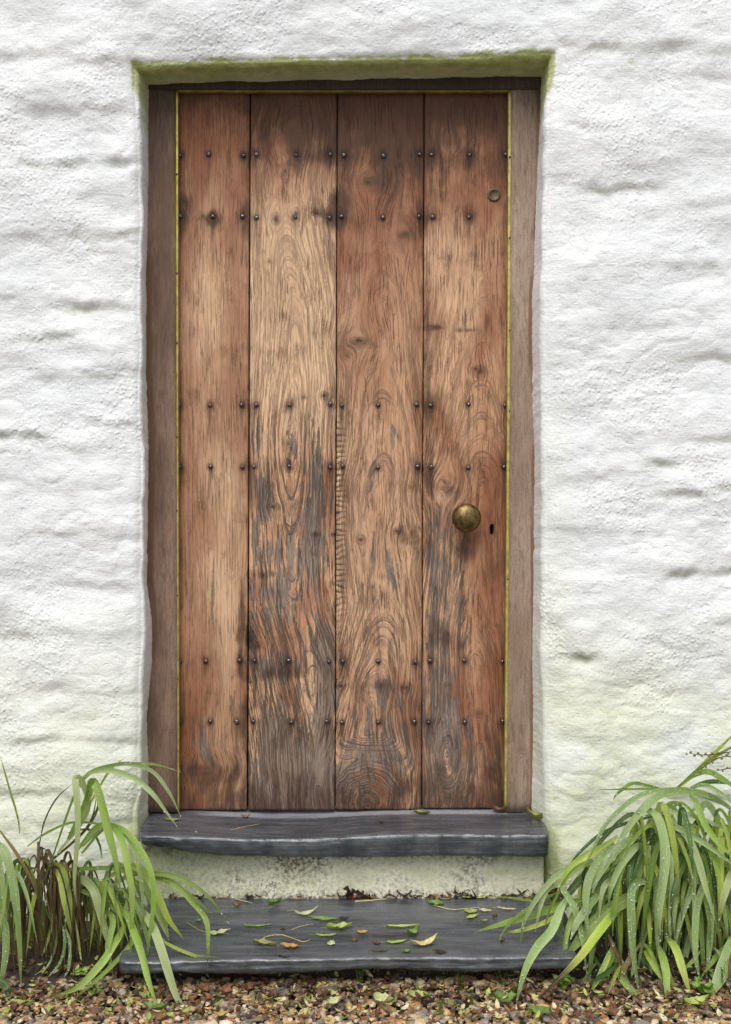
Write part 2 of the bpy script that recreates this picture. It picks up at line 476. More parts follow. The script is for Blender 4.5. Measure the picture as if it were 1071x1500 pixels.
def wall_height(u, v):
    """relief in mm towards the viewer, at photo pixel (u, v), and crevice dirt"""
    h = 13.0 * fbm(u / 160, v / 92, 3, 1) + 5.5 * fbm(u / 62, v / 44, 3, 4) * (0.35 + 0.9 * vn(u / 130, v / 110, 3)) + 1.2 * fbm(u / 21, v / 16, 3, 2, 0.6)
    rid = 1 - np.abs(fbm(u / 70 + 3, v / 42, 3, 6)) * 2.2
    h -= 2.2 * np.clip(rid, 0, 1) ** 4 * (0.2 + vn(u / 90, v / 70, 6))
    dirt = np.zeros_like(u)
    for i, (a, b, vj, amp) in enumerate(LEDGES):
        w = 14 + 0.12 * (b - a)
        win = sst(a - w, a + w, u) * sst(b + w, b - w, u)
        if not win.any(): continue
        wob = 9 * fbm(u / 45 + i * 3.3, v * 0 + i, 3, i % 7) + 2.5 * fbm(u / 9, v * 0 + i, 2, 5)
        dv = v - vj - wob
        loc = 0.15 + 1.35 * vn(u / 34, v * 0 + i * 1.7, i % 5)
        wide = 22 + 16 * vn(u / 60 + i, v * 0, 2)
        up = np.exp(-np.clip(-dv, 0, 300) / wide) * (dv <= 0)
        dn = np.exp(-np.clip(dv, 0, 300) / (wide * 0.75)) * (dv > 0)
        s = sst(-9.0 - 6 * vn(u / 40, v * 0 + i, 1), 9.5, dv)
        prof = np.where(dv <= 0, up, dn)
        h += win * amp * loc * (prof * (0.5 - s) * np.where(u < 220, 1.75, 1.35))
        dirt = np.maximum(dirt, win * loc * np.clip((amp - 4) / 8, 0, 0.8) * np.exp(-((dv - 1.5) / 5.5) ** 2))
    return h, dirt

def interp(tab, v):
    a = np.array(tab, float)
    return np.interp(v, a[:, 0], a[:, 1])
LF = [(60, 196), (95, 198), (200, 205), (330, 209), (480, 207), (560, 206), (700, 210), (800, 208), (920, 211), (1040, 205), (1120, 206), (1200, 199), (1300, 198)]
LB = [(60, 221), (120, 220), (330, 217), (400, 215), (550, 215), (650, 219), (700, 218), (850, 216), (900, 223), (960, 224), (1050, 216), (1100, 218), (1190, 219), (1300, 219)]
RF = [(60, 808), (95, 808), (160, 800), (300, 797), (450, 794), (600, 795), (800, 797), (950, 795), (1100, 800), (1200, 808), (1300, 808)]
RB = [(60, 792), (120, 791), (200, 789), (300, 784), (400, 781), (450, 778), (600, 779), (650, 782), (800, 781), (950, 779), (1100, 779), (1180, 776), (1300, 778)]
TF = [(190, 97), (300, 92), (420, 90), (560, 86), (700, 85), (760, 80), (812, 80)]
TB = [(200, 126), (230, 128), (330, 124), (480, 121), (600, 119), (760, 116), (800, 118)]
def build_wall():
    step = 0.0044
    xi = np.arange(-1.06, 1.06, step); zi = np.arange(0.0, 2.62, step)
    xs = np.concatenate([np.linspace(-2.6, -1.07, 60), xi, np.linspace(1.07, 2.6, 60)])
    zs = np.concatenate([[-0.25, -0.12, -0.05], zi, np.linspace(2.64, 3.3, 30)])
    A, B = np.meshgrid(xs, zs)
    k = F / (D + YW)
    X0L, X0R, Z0T, ZB = -0.580, 0.467, 2.236, -0.25
    xc, hw = (X0L + X0R) / 2, (X0R - X0L) / 2
    dx = np.abs(A - xc) - hw; dz = B - Z0T
    q = np.maximum(dx, dz)                           # >0 on the face, <0 folds into the reveal
    R = 0.030
    q0 = math.pi * R / 4
    th = np.clip((q0 - q) / R, 0, math.pi / 2)
    off = np.where(q > q0, R + (q - q0), R - R * np.sin(th))
    dep = np.where(q > q0, 0.0, np.where(q < -q0, R + (-q - q0), R - R * np.cos(th)))
    # ring rectangle at inset q -> rectangle at offset off
    fx = (hw + off) / (hw + q)
    H = Z0T - ZB
    fz = (H + off) / (H + q)
    inx = q < R * 3
    fx = np.where(np.abs(q) < 0.6, fx, 1 + (off - q) / (hw + q)); 
    PX = xc + (A - xc) * np.where(q > q0, 1 + 0 * fx, 1) 
    # on the face keep the grid, inside squeeze the rings on to the reveal
    sh = off - q                                      # constant on the face
    wx = np.clip(np.abs(A - xc) / (hw + np.minimum(q, 0.0) + 1e-6), 0, 1)
    wz = np.clip((B - ZB) / (H + np.minimum(q, 0.0) + 1e-6), 0, 1)
    fade = np.exp(-np.clip(q, 0, 9) / 0.12)
    PX = A + np.sign(A - xc) * sh * wx * fade
    PZ = B + sh * wz * fade
    PY = YW + dep
    u = U0 + PX * k; v = V0 + (ZC - PZ) * k
    # irregular outline: shift by tables, front and back separately
    t = np.clip(dep / 0.12, 0, 1)
    vz_f = v; vz_b = V0 + (ZC - PZ) * F / 2.78
    lf = (interp(LF, v) - U0) / k; lb = (interp(LB, vz_b) - U0) * 2.78 / F
    rf = (interp(RF, v) - U0) / k; rb = (interp(RB, vz_b) - U0) * 2.78 / F
    rag = 0.0028 * fbm(PZ * 34, PZ * 0, 4, 2) + 0.0012 * fbm(PZ * 160, PZ * 0, 2, 3)
    lf = lf + 0.006 * fbm(PZ * 16, PZ * 0, 3, 1); rf = rf + 0.006 * fbm(PZ * 16, PZ * 0 + 4, 3, 2)
    sL = (lf - X0L) * (1 - t) + (lb - X0L + rag) * t
    sR = (rf - X0R) * (1 - t) + (rb - X0R - rag) * t
    tf = ZC + (V0 - interp(TF, u)) / k
    tb = ZC + (V0 - interp(TB, U0 + PX * F / 2.78)) * 2.78 / F + 0.004 * fbm(PX * 25, PX * 0, 4, 5)
    sT = (tf - Z0T) * (1 - t) + (tb - Z0T) * t
    nearx = np.exp(-np.clip(dx, 0, 9) / 0.10) * sst(Z0T + 0.12, Z0T - 0.02, B)
    nearz = np.exp(-np.clip(dz, 0, 9) / 0.10) * sst(hw + 0.12, hw - 0.02, np.abs(A - xc))
    PX = PX + np.where(A < xc, sL, sR) * nearx * wx
    PZ = PZ + sT * nearz * wz
    # normals for the relief
    nxd = np.where(dx > dz, 1.0, 0.0) * -np.sign(A - xc); nzd = np.where(dx > dz, 0.0, -1.0)
    blend = sst(-0.01, 0.01, dx - dz)
    nxd = blend * -np.sign(A - xc); nzd = -(1 - blend)
    uu = U0 + PX * k; v2 = V0 + (ZC - PZ) * k
    h, dirt = wall_height(uu, v2)
    fold = np.sin(th)
    # the soffit and reveals get their own relief
    hr = 3.0 * fbm(PX * 9 + PY * 20, PZ * 9, 3, 2) + 1.0 * fbm(PX * 40, PZ * 30 + PY * 60, 3, 3)
    hh = (h * (1 - fold * 0.75) + 0.7 * hr * fold) * 0.001
    hh *= np.where(q < -q0, np.clip(1 - (-q - q0) / 0.11, 0.12, 1), 1)
    PX = PX + nxd * fold * hh * 0.9
    PZ = PZ + nzd * fold * hh * 0.9
    PY = PY - np.cos(th) * hh
    soft = sst(0.10, 0.0, q) * (q > -0.0)
    PY = PY + 0.010 * soft * (0.5 + vn(PX * 7, PZ * 7, 1)) * (q > 0) + np.where(q <= 0, 0.010 * (0.5 + vn(PX * 7, PZ * 7, 1)) * np.cos(th), 0)
    # algae: soffit and the brow above it, the top of both reveals, green tint low down
    un = uu
    brow = sst(0.026, -0.012, dz - 0.020 * fbm(PX * 30, PZ * 30, 4, 4, 0.65) - 0.008 * sst(0.1, 0.4, PX)) * sst(hw + 0.022, hw + 0.004, np.abs(A - xc))
    sidealg = sst(hw + 0.018, hw - 0.002, np.abs(A - xc)) * sst(Z0T - (0.10 + 0.22 * t), Z0T - 0.03, PZ)
    alg = np.where(dz > -0.16, brow * sst(-0.30, -0.02, dz), 0)
    is_sof = (dz > dx) & (dz < 0.02)
    alg = np.where(is_sof, np.maximum(alg, brow * (1 - 0.2 * t)), np.minimum(alg, sidealg))
    alg = np.where((dx > dz) & (q < 0.02), sidealg * 0.95, alg)
    foot = sst(0.34, 0.22, PZ) * sst(hw + 0.05, hw, np.abs(A - xc)) * 0.75
    alg = np.maximum(alg, foot)
    pale_a = np.where(is_sof, t * 0.95, 0.35 + 0.5 * t) * (0.6 + 0.5 * vn(PX * 9, PZ * 9, 2))
    mould = np.where(is_sof, sst(0.78, 1.0, t) * sst(0.35, 0.6, vn(PX * 14, PX * 0, 4) + 0.1), 0)
    patch = np.exp(-((un - 925) / 9) ** 2 - ((v2 - 93) / 16) ** 2) * 0.42 + np.exp(-((un - 858) / 7) ** 2 - ((v2 - 190) / 14) ** 2) * 0.25
    alg = np.maximum(alg, patch)
    low = np.clip((v2 - 880) / 320, 0, 1) ** 0.9 + 0.25 * sst(40, 0, np.abs(un - 815)) * sst(300, 900, v2)
    low = np.where(A < xc, low * 0.8, low * 1.25)
    # assemble, without the doorway's hollow
    nz, nx = A.shape
    P = np.stack([PX, PY, PZ], -1)
    idx = np.arange(nz * nx).reshape(nz, nx)
    qm = np.minimum.reduce([q[:-1, :-1], q[:-1, 1:], q[1:, 1:], q[1:, :-1]])
    keep = qm > -0.165
    f = np.stack([idx[:-1, :-1], idx[:-1, 1:], idx[1:, 1:], idx[1:, :-1]], -1)[keep]
    verts = P.reshape(-1, 3)
    at = dict(algae=alg.ravel(), palealg=np.clip(pale_a, 0, 1).ravel(), mould=mould.ravel(), dirt=np.clip(dirt, 0, 1).ravel(), lowgreen=np.clip(low, 0, 1).ravel())
    # closing returns at the ends and the top, back of the wall
    base = len(verts)
    ring = np.concatenate([idx[::8, 0], idx[-1, ::8], idx[::-1, -1][::8]])
    extra = verts[ring].copy(); extra[:, 1] = 0.45
    f2 = [(int(ring[i]), int(ring[i + 1]), base + i + 1, base + i) for i in range(len(ring) - 1)]
    verts = np.vstack([verts, extra])
    for kk in at: at[kk] = np.concatenate([at[kk], np.zeros(len(extra))])
    used = np.zeros(len(verts), bool); used[f.ravel()] = True; used[base:] = True
    for a in f2: used[list(a)] = True
    remap = np.cumsum(used) - 1
    fl = remap[f].tolist() + [tuple(int(remap[j]) for j in a) for a in f2]
    at = {kk: a[used] for kk, a in at.items()}
    me = mesh_from(verts[used], fl, True, at)
    o = obj('whitewashed_wall', me, MT['lime'])
    tag(o, 'thick lumpy whitewashed stone wall around the door, algae green under the lintel', 'wall')
build_wall()

# ------------------------------------------------------------------ riser under the sill and slate steps
Z_SILL, Z_STEP = 0.268, 0.088
def build_riser():
    xs = np.arange(-0.60, 0.47, 0.006); zs = np.linspace(0.05, Z_SILL - 0.05, 40)
    A, B = np.meshgrid(xs, zs)
    h = 0.005 * fbm(A * 9, B * 12, 3, 1) + 0.0025 * fbm(A * 45, B * 45, 3, 2)
    Y = -0.150 - h - 0.008 * sst(0.14, 0.06, B) + 0.06 * sst(0.459, 0.466, A) + 0.02 * sst(-0.57, -0.60, A)
    v = np.stack([A, Y, B], -1).reshape(-1, 3)
    u = U0 + A * F / 2.65
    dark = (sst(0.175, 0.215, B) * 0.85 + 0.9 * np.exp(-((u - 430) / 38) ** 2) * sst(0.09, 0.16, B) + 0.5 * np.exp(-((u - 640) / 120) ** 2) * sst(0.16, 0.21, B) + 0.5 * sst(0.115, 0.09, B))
    green = np.exp(-((u - 250) / 60) ** 2) * 0.9 + 0.5 * sst(0.18, 0.215, B) + 0.12
    m, n = A.shape
    idx = np.arange(n * m).reshape(m, n)
    f = np.stack([idx[:-1, :-1], idx[:-1, 1:], idx[1:, 1:], idx[1:, :-1]], -1).reshape(-1, 4).tolist()
    v = v.tolist(); b = len(v)
    # top, bottom and ends run back to the wall's core
    rim = list(idx[0, :]) + list(idx[1:, -1]) + list(idx[-1, ::-1][1:]) + list(idx[::-1, 0][1:])
    for i in rim: v.append([v[i][0], -0.02, v[i][2]])
    for i in range(len(rim) - 1): f.append([int(rim[i]), b + i, b + i + 1, int(rim[i + 1])])
    f.append([b + i for i in range(len(rim) - 1)])
    da = np.concatenate([dark.ravel(), np.zeros(len(rim))]); ga = np.concatenate([green.ravel(), np.zeros(len(rim))])
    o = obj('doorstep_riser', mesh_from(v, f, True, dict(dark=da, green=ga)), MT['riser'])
    tag(o, 'low flaking pale rendered riser between the slate sill and the lower slate step', 'riser')
build_riser()

def slab(name, x0, x1, yb, front, ztop, thick, label, seed, endround=0.018, dip=None):
    """riven slate: closed loops round front edge; front(x) gives the nosing's y"""
    nx = int((x1 - x0) / 0.006)
    xs = np.linspace(x0, x1, nx)
    # profile around: top back -> top front -> nosing -> bottom front -> bottom back
    ny, nf = 34, 8
    rows = []; fr = []; ch = []
    e = np.minimum(xs - x0, x1 - xs)
    endc = np.where(e < endround, endround - np.sqrt(np.maximum(0, endround ** 2 - (endround - e) ** 2)), 0)
    yf = front(xs) + endc + 0.0045 * fbm(xs * 14, xs * 0, 3, seed) + 0.0022 * fbm(xs * 70, xs * 0, 3, seed + 1)
    chipv = np.clip(fbm(xs * 26, xs * 0 + 5, 3, seed + 2) - 0.15, 0, 1) * 0.012
    dd = dip(xs) if dip else xs * 0
    def zt(y): 
        t = np.clip((yb - y) / (yb - yf), 0, 1)
        return ztop + dd * sst(0.0, 0.25, t) * 1.0 + 0.0018 * fbm(xs * 7, y * 22, 3, seed + 3) + 0.0006 * fbm(xs * 50, y * 90, 2, seed)
    for j in range(ny):
        t = (j / (ny - 1)) ** 0.9
        y = yb + (yf + 0.004 - yb) * t
        rows.append(np.stack([xs, y, zt(y)], -1)); fr.append(xs * 0 + (0.0)); ch.append(xs * 0 + (0.5 if j == ny - 1 else 0))
    zlast = rows[-1][:, 2]
    rows.append(np.stack([xs, yf + chipv * 0.5, zlast - 0.0018 - chipv * 0.4], -1)); fr.append(xs * 0 + 0.5); ch.append(xs * 0 + 1.0)
    tk = thick(xs)
    for j in range(1, nf + 1):
        t = j / nf
        bulge = 0.0028 * fbm(xs * 40, xs * 0 + j * 1.3, 4, seed + 4, 0.6) + 0.001 * math.sin(t * 9 + seed)
        rows.append(np.stack([xs, yf + bulge + 0.010 * t ** 6, zlast - 0.0018 - (tk - 0.0018) * t - 0.002 * fbm(xs * 30, xs * 0 + 9, 3, seed) * t], -1)); fr.append(xs * 0 + 1.0); ch.append(xs * 0)
    rows.append(np.stack([xs, xs * 0 + yb, ztop - tk + dd * 0], -1)); fr.append(xs * 0 + 1); ch.append(xs * 0)
    P = np.stack(rows); m, n = P.shape[:2]
    idx = np.arange(m * n).reshape(m, n)
    f = np.stack([idx[:-1, :-1], idx[1:, :-1], idx[1:, 1:], idx[:-1, 1:]], -1).reshape(-1, 4).tolist()
    f.append([int(i) for i in idx[:, 0]][::-1]); f.append([int(i) for i in idx[:, -1]])
    rim = sst(-0.036, -0.024, P[..., 1]) * (P[..., 2] > ztop - 0.03) * sst(-0.5, -0.4, P[..., 0]) * (name == 'slate_sill')  # wet sheen and worn slate painted as a pale strip along the sill's back
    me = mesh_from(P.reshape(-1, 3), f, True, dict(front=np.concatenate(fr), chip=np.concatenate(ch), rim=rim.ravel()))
    o = obj(name, me, MT['slate'])
    me.polygons[len(f) - 1].use_smooth = False; me.polygons[len(f) - 2].use_smooth = False
    tag(o, label, 'step')
    return o
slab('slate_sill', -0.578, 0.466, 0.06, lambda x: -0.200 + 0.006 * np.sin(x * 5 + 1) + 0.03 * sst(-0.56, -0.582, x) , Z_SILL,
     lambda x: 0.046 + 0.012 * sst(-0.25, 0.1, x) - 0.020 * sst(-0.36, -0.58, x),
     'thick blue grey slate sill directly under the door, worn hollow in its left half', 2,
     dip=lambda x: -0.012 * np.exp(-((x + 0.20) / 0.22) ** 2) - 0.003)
slab('slate_step', -0.55, 0.475, -0.12, lambda x: -0.500 + 0.010 * np.sin(x * 4.2 + 0.6), Z_STEP,
     lambda x: 0.030 + 0.008 * np.sin(x * 7) ** 2, 'broad wet slate step at the bottom, just above the gravel, strewn with leaves', 5)
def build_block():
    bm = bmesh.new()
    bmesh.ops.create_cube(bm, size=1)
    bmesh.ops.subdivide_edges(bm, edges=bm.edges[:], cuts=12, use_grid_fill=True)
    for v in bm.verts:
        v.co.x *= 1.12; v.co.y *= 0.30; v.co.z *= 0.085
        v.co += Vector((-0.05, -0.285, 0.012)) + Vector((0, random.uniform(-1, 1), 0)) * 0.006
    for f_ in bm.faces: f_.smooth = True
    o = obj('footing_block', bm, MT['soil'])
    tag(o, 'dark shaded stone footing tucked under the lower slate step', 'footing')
build_block()

# ------------------------------------------------------------------ door frame
def ribbon_box(name, pts_l, pts_r, y0, y1, mat, parent, edgef=None, darkf=None, horizontal=False):
    """board between two polylines of (u, v) photo pixels, its face at y0"""
    n = 90
    t = np.linspace(0, 1, n)
    def res(p):
        p = np.array(p, float); s = np.linspace(0, 1, len(p))
        return np.stack([np.interp(t, s, p[:, 0]), np.interp(t, s, p[:, 1])], -1)
    L, Rr = res(pts_l), res(pts_r)
    m = 9
    V = []; E = []; Dk = []
    off = np.array(parent.location)
    for j in range(m):
        a = j / (m - 1)
        q = L * (1 - a) + Rr * a
        d = D + y0
        rnd = 0.002 if j in (0, m - 1) else 0.0
        V.append(np.stack([(q[:, 0] - U0) * d / F, q[:, 0] * 0 + y0 + rnd + 0.0006 * fbm(q[:, 1] / 30, q[:, 0] / 9, 2, 1), ZC - (q[:, 1] - V0) * d / F], -1))
        E.append(edgef(a, q[:, 0], q[:, 1]) if edgef else q[:, 0] * 0); Dk.append(darkf(a, q[:, 0], q[:, 1]) if darkf else q[:, 0] * 0)
    fl = V[0].copy(); fl[:, 1] = y1; frr = V[-1].copy(); frr[:, 1] = y1
    V = [fl] + V + [frr]; E = [E[0]] + E + [E[-1]]; Dk = [Dk[0]] + Dk + [Dk[-1]]
    P = np.stack(V); mm = len(V)
    idx = np.arange(mm * n).reshape(mm, n)
    f = np.stack([idx[:-1, :-1], idx[:-1, 1:], idx[1:, 1:], idx[1:, :-1]], -1).reshape(-1, 4).tolist()
    f.append([int(i) for i in idx[:, 0]]); f.append([int(i) for i in idx[:, -1]][::-1])
    f += [[int(idx[-1, i]), int(idx[-1, i + 1]), int(idx[0, i + 1]), int(idx[0, i])] for i in range(n - 1)]
    me = mesh_from(P.reshape(-1, 3) - off, f, True, dict(edge=np.concatenate(E), dark=np.concatenate(Dk)))
    bm = bmesh.new(); bm.from_mesh(me); bmesh.ops.recalc_face_normals(bm, faces=bm.faces[:]); bm.to_mesh(me); bm.free()
    return obj(name, me, mat, parent)

frame = empty('door_frame', (-0.05, -0.02, Z_SILL), 'weathered wooden door frame with a thin brass strip, set into the white wall', 'door frame')
YF = -0.030
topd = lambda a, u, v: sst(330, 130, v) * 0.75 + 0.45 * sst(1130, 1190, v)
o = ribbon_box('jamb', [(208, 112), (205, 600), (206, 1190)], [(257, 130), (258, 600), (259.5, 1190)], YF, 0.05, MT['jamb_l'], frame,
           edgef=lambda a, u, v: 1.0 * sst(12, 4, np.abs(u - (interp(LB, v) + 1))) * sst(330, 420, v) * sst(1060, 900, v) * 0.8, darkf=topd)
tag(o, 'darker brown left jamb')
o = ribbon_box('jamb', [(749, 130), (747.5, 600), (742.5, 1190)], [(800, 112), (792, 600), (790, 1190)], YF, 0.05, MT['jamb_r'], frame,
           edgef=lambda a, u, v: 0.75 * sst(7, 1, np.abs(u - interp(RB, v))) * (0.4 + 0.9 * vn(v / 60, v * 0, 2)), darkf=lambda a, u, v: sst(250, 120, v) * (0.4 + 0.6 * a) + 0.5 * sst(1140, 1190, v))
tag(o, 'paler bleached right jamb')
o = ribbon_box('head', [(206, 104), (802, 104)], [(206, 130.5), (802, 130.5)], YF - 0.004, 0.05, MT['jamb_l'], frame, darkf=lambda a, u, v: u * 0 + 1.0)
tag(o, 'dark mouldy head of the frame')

def small_head(r, h, seg=8):
    bm = bmesh.new()
    bmesh.ops.create_uvsphere(bm, u_segments=seg, v_segments=5, radius=r)
    for v in bm.verts: v.co.z *= h / r
    for v in list(bm.verts):
        if v.co.z < -h * 0.3: v.co.z = -h * 0.3
    bmesh.ops.rotate(bm, verts=bm.verts, matrix=Matrix.Rotation(math.pi / 2, 3, 'X'))
    for f_ in bm.faces: f_.smooth = True
    me = bpy.data.meshes.new('head'); bm.to_mesh(me); bm.free()
    return me
screw_me = small_head(0.0032, 0.0018); screw_me.materials.append(MT['darkbrass'])
def strip(pl, pr, screws):
    s = ribbon_box('brass_strip', pl, pr, -0.0245, -0.004, MT['strip'], frame)
    for (u, v) in screws:
        c = bpy.data.objects.new('screw', screw_me); COL.objects.link(c); c.parent = s
        c.location = W(u, v, -0.0255) - Vector(frame.location)
strip([(257.3, 133), (257.5, 600), (259.2, 1188)], [(260.8, 133), (261, 600), (262.4, 1188)], [(259, v) for v in (255, 400, 502, 640, 748, 872, 995, 1100)])
strip([(744.8, 133), (743.2, 600), (739, 1188)], [(749.2, 133), (747.4, 600), (743.2, 1188)], [(747, v) for v in (230, 348, 484, 602, 726)] + [(744.5, v) for v in (848, 970, 1088, 1180)])
strip([(257, 128.8), (749.5, 128.8)], [(257, 133), (749.5, 133)], [(308, 131), (432, 131), (556, 131), (682, 131)])

# ------------------------------------------------------------------ door
door = empty('plank_door', (-0.05, 0.0, Z_SILL), 'old four plank oak door studded with iron nails, weathered grey towards its foot', 'door')
DL = Vector(door.location)
SEAMS = [((261, 261.5), (261.5, 262)), ((367.5, 363.5), (365.8, 361)), ((494.5, 491.5), (493.4, 490.3)), ((622, 618.6), (620.8, 617.4)), ((745, 741), (745, 741))]
KNOTS = [  # u, v, size-u, size-v, pull, darkness
    (270, 297, 7, 6, .8, .8), (313, 316, 4, 4, .6, 1), (311, 325, 3.5, 3, .5, .9), (304, 321, 3, 4, .3, .8), (297, 317, 2.5, 2.5, .3, .6), (291, 322, 2.5, 2, .3, .5), (318, 324, 2, 2, .2, .5), (376, 238, 8, 8, .4, .2), (404, 321, 7, 9, .9, .75), (418, 252, 4, 6, .8, .8), (434, 314, 6, 9, .8, .8),
    (464, 313, 7, 5, .7, 1), (483, 317, 6, 8, .7, 1), (492, 290, 5, 14, .5, .8), (498, 314, 7, 10, .7, .9), (394, 383, 3, 4, .6, .8), (475, 580, 8, 6, .7, .8), (446, 583, 4, 4, .5, .7),
    (424, 200, 26, 20, .7, .15), (424, 640, 10, 30, .6, .1), (545, 265, 22, 14, .8, .25), (540, 268, 6, 5, .6, .7), (586, 345, 15, 22, .9, .2), (594, 343, 6, 5, .4, .6), (520, 505, 22, 14, .8, .15), (526, 499, 12, 5, .6, .9), (509, 521, 6, 6, .6, .7), (574, 450, 9, 12, .6, .25),
    (604, 228, 8, 10, .5, .4), (704, 545, 10, 9, .9, .8), (697, 541, 6, 4, .5, .9), (653, 712, 18, 14, .9, .25), (651, 706, 7, 6, .5, .5), (654, 207, 12, 9, .6, .15),
    (400, 743, 9, 6, .8, .9), (372, 842, 8, 7, .7, .5), (385, 843, 6, 5, .6, .8), (400, 842, 4, 4, .5, .7), (463, 783, 6, 4, .6, .9), (489, 783, 5, 4, .6, .9), (460, 812, 4, 4, .5, .7), (488, 855, 5, 4, .5, .7),
    (368, 937, 8, 12, .7, .95), (378, 947, 8, 6, .5, .8), (499, 1005, 8, 6, .7, .95), (529, 791, 7, 7, .9, .9), (582, 778, 6, 5, .8, .9), (597, 788, 18, 18, .8, .2), (560, 846, 5, 5, .6, .6),
    (614, 774, 6, 5, .5, .7), (601, 714, 6, 6, .6, .5), (553, 1005, 16, 12, .8, .4), (595, 1008, 8, 8, .7, .7), (540, 1155, 46, 34, .75, .0), (656, 1005, 5, 5, .6, .6), (700, 1045, 6, 6, .6, .6),
    (655, 1100, 18, 26, .8, .12), (727, 916, 5, 4, .6, .4), (735, 915, 5, 4, .6, .4), (738, 1040, 6, 10, .6, .6), (290, 1125, 30, 10, .6, .25), (345, 1125, 12, 16, .5, .3), (425, 1120, 14, 20, .6, .1), (640, 480, 7, 3, .3, .3), (368, 1000, 6, 6, .6, .5)]
NAILROWS = [(227, [263.5, 306, 357, 376, 434, 484, 504, 562, 615, 632, 688, 741.5]), (318, [263.5, 312, 355, 376, 433, 483, 500, 561, 614, 634, 687]),
            (593, [262.5, 308, 354, 376, 424, 484, 501, 554, 610, 631, 687, 740.5]), (684, [262.5, 309, 355, 372, 424, 484, 502, 554, 612, 632, 686, 738.5]),
            (969, [263.5, 302, 351, 373, 423, 482, 502, 554, 608, 630, 680, 736.5]), (1058, [263.5, 308, 347, 371, 427, 479, 501, 554, 607, 628, 681, 736.5])]
NAILS = [(u, v + random.uniform(-1.3, 1.3)) for v, us in NAILROWS for u in us]
def G(u, v, cu, cv, su, sv): return np.exp(-((u - cu) / su) ** 2 - ((v - cv) / sv) ** 2)
def stains(u, v, pid):
    grey = 0.44 * sst(560, 740, v) * (pid == 1) + 0.28 * sst(580, 900, v) * (pid == 2) + 0.42 * sst(680, 860, v) * (pid == 3) * sst(710, 640, u) + 0.32 * sst(960, 1180, v) + 0.08 * sst(600, 900, v) + 0.10 * (pid == 0) * sst(600, 800, v)
    for a in [(385, 725, 9, 32, .9), (462, 720, 12, 70, .8), (376, 790, 7, 30, .8), (420, 790, 30, 60, .35), (458, 800, 16, 45, .7), (410, 880, 30, 45, .5), (475, 1000, 16, 100, .9), (400, 980, 32, 20, .7),
              (440, 1140, 55, 55, .9), (400, 1090, 20, 50, .5), (575, 640, 7, 45, .9), (548, 700, 9, 60, .45), (573, 830, 10, 30, .7), (560, 870, 12, 40, .4), (555, 1010, 30, 26, .55), (430, 650, 9, 30, .8), (468, 640, 6, 60, .6), (378, 660, 10, 60, .5),
              (640, 720, 16, 80, .4), (640, 880, 16, 120, .6), (668, 850, 14, 120, .35), (655, 1050, 25, 70, .5), (313, 700, 6, 40, .5), (310, 900, 6, 90, .45), (560, 1100, 50, 40, .35), (690, 1110, 40, 50, .45), (690, 640, 6, 50, .4), (300, 1090, 18, 24, .45), (625, 560, 5, 130, .5), (585, 250, 7, 34, .6)]:
        grey = grey + a[4] * G(u, v, *a[:4])
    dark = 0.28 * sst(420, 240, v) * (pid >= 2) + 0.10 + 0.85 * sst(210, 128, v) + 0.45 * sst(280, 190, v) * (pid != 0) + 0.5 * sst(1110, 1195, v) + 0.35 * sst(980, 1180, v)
    for a in [(460, 165, 30, 40, .6), (435, 205, 20, 16, .4), (570, 205, 40, 40, .5), (500, 305, 14, 30, .9), (312, 320, 18, 9, .45), (268, 300, 12, 40, .5), (585, 270, 30, 40, .35), (545, 262, 30, 12, .4), (525, 505, 26, 14, .5),
              (362, 400, 4, 400, .4), (356, 900, 9, 60, .9), (355, 1040, 10, 60, .5), (685, 800, 22, 30, .65), (682, 860, 10, 90, .5), (627, 520, 7, 160, .85), (628, 760, 7, 160, .4), (740, 300, 9, 300, .35), (660, 720, 14, 20, .5), (640, 480, 14, 4, .9), (685, 484, 22, 4, .9), (715, 470, 6, 12, .8),
              (400, 985, 30, 14, .8), (600, 790, 22, 22, .4), (415, 260, 14, 8, .4), (470, 230, 18, 12, .55), (425, 745, 16, 12, .4), (300, 1130, 36, 20, .35), (345, 1120, 16, 34, .3), (555, 1005, 34, 14, .55), (725, 1120, 30, 60, .5), (262, 700, 7, 500, .45), (420, 838, 40, 8, .3), (500, 200, 200, 12, .2), (650, 930, 22, 30, .55)]:
        dark = dark + a[4] * G(u, v, *a[:4])
    red = 0.35 * sst(420, 250, v) + 0.45 * (pid == 3) * sst(640, 720, u) + 0.7 * (pid == 3) * sst(640, 700, v) * sst(690, 730, u) + 0.4 * (pid == 0) * sst(310, 270, u) + 0.55 * (pid == 0) * (0.3 + vn(u / 40, v / 90, 1)) + 0.3 * (pid == 2) + 0.5 * (pid == 2) * sst(560, 300, v) + 0.3 * G(u, v, 345, 620, 18, 120) + 0.5 * G(u, v, 345, 690, 16, 40) + 0.6 * G(u, v, 270, 700, 12, 300) + 0.55 * G(u, v, 290, 960, 40, 60) + 0.45 * G(u, v, 490, 500, 6, 200) + .5 * sst(300, 180, v) + .45 * G(u, v, 470, 800, 20, 14) + .5 * G(u, v, 685, 1050, 60, 70)
    pale = 0.75 * (pid == 1) * sst(240, 340, v) * sst(720, 560, v) + 0.5 * G(u, v, 300, 440, 30, 110) * (pid == 0) + 0.5 * G(u, v, 330, 700, 22, 60) + 0.4 * G(u, v, 330, 960, 14, 120) + 0.9 * (pid == 2) * sst(503, 495, u) * sst(580, 620, v) * sst(960, 860, v) + 0.35 * G(u, v, 660, 400, 26, 90) + 0.55 * G(u, v, 530, 760, 40, 240) * (pid == 2) + 0.35 * G(u, v, 590, 900, 20, 120) + 0.35 * G(u, v, 690, 430, 20, 60) + 0.2 * (pid == 0) * sst(300, 500, v) * sst(1080, 900, v)
    pale = pale + 0.5 * G(u, v, 455, 1030, 12, 50) + 0.4 * G(u, v, 320, 840, 30, 60)
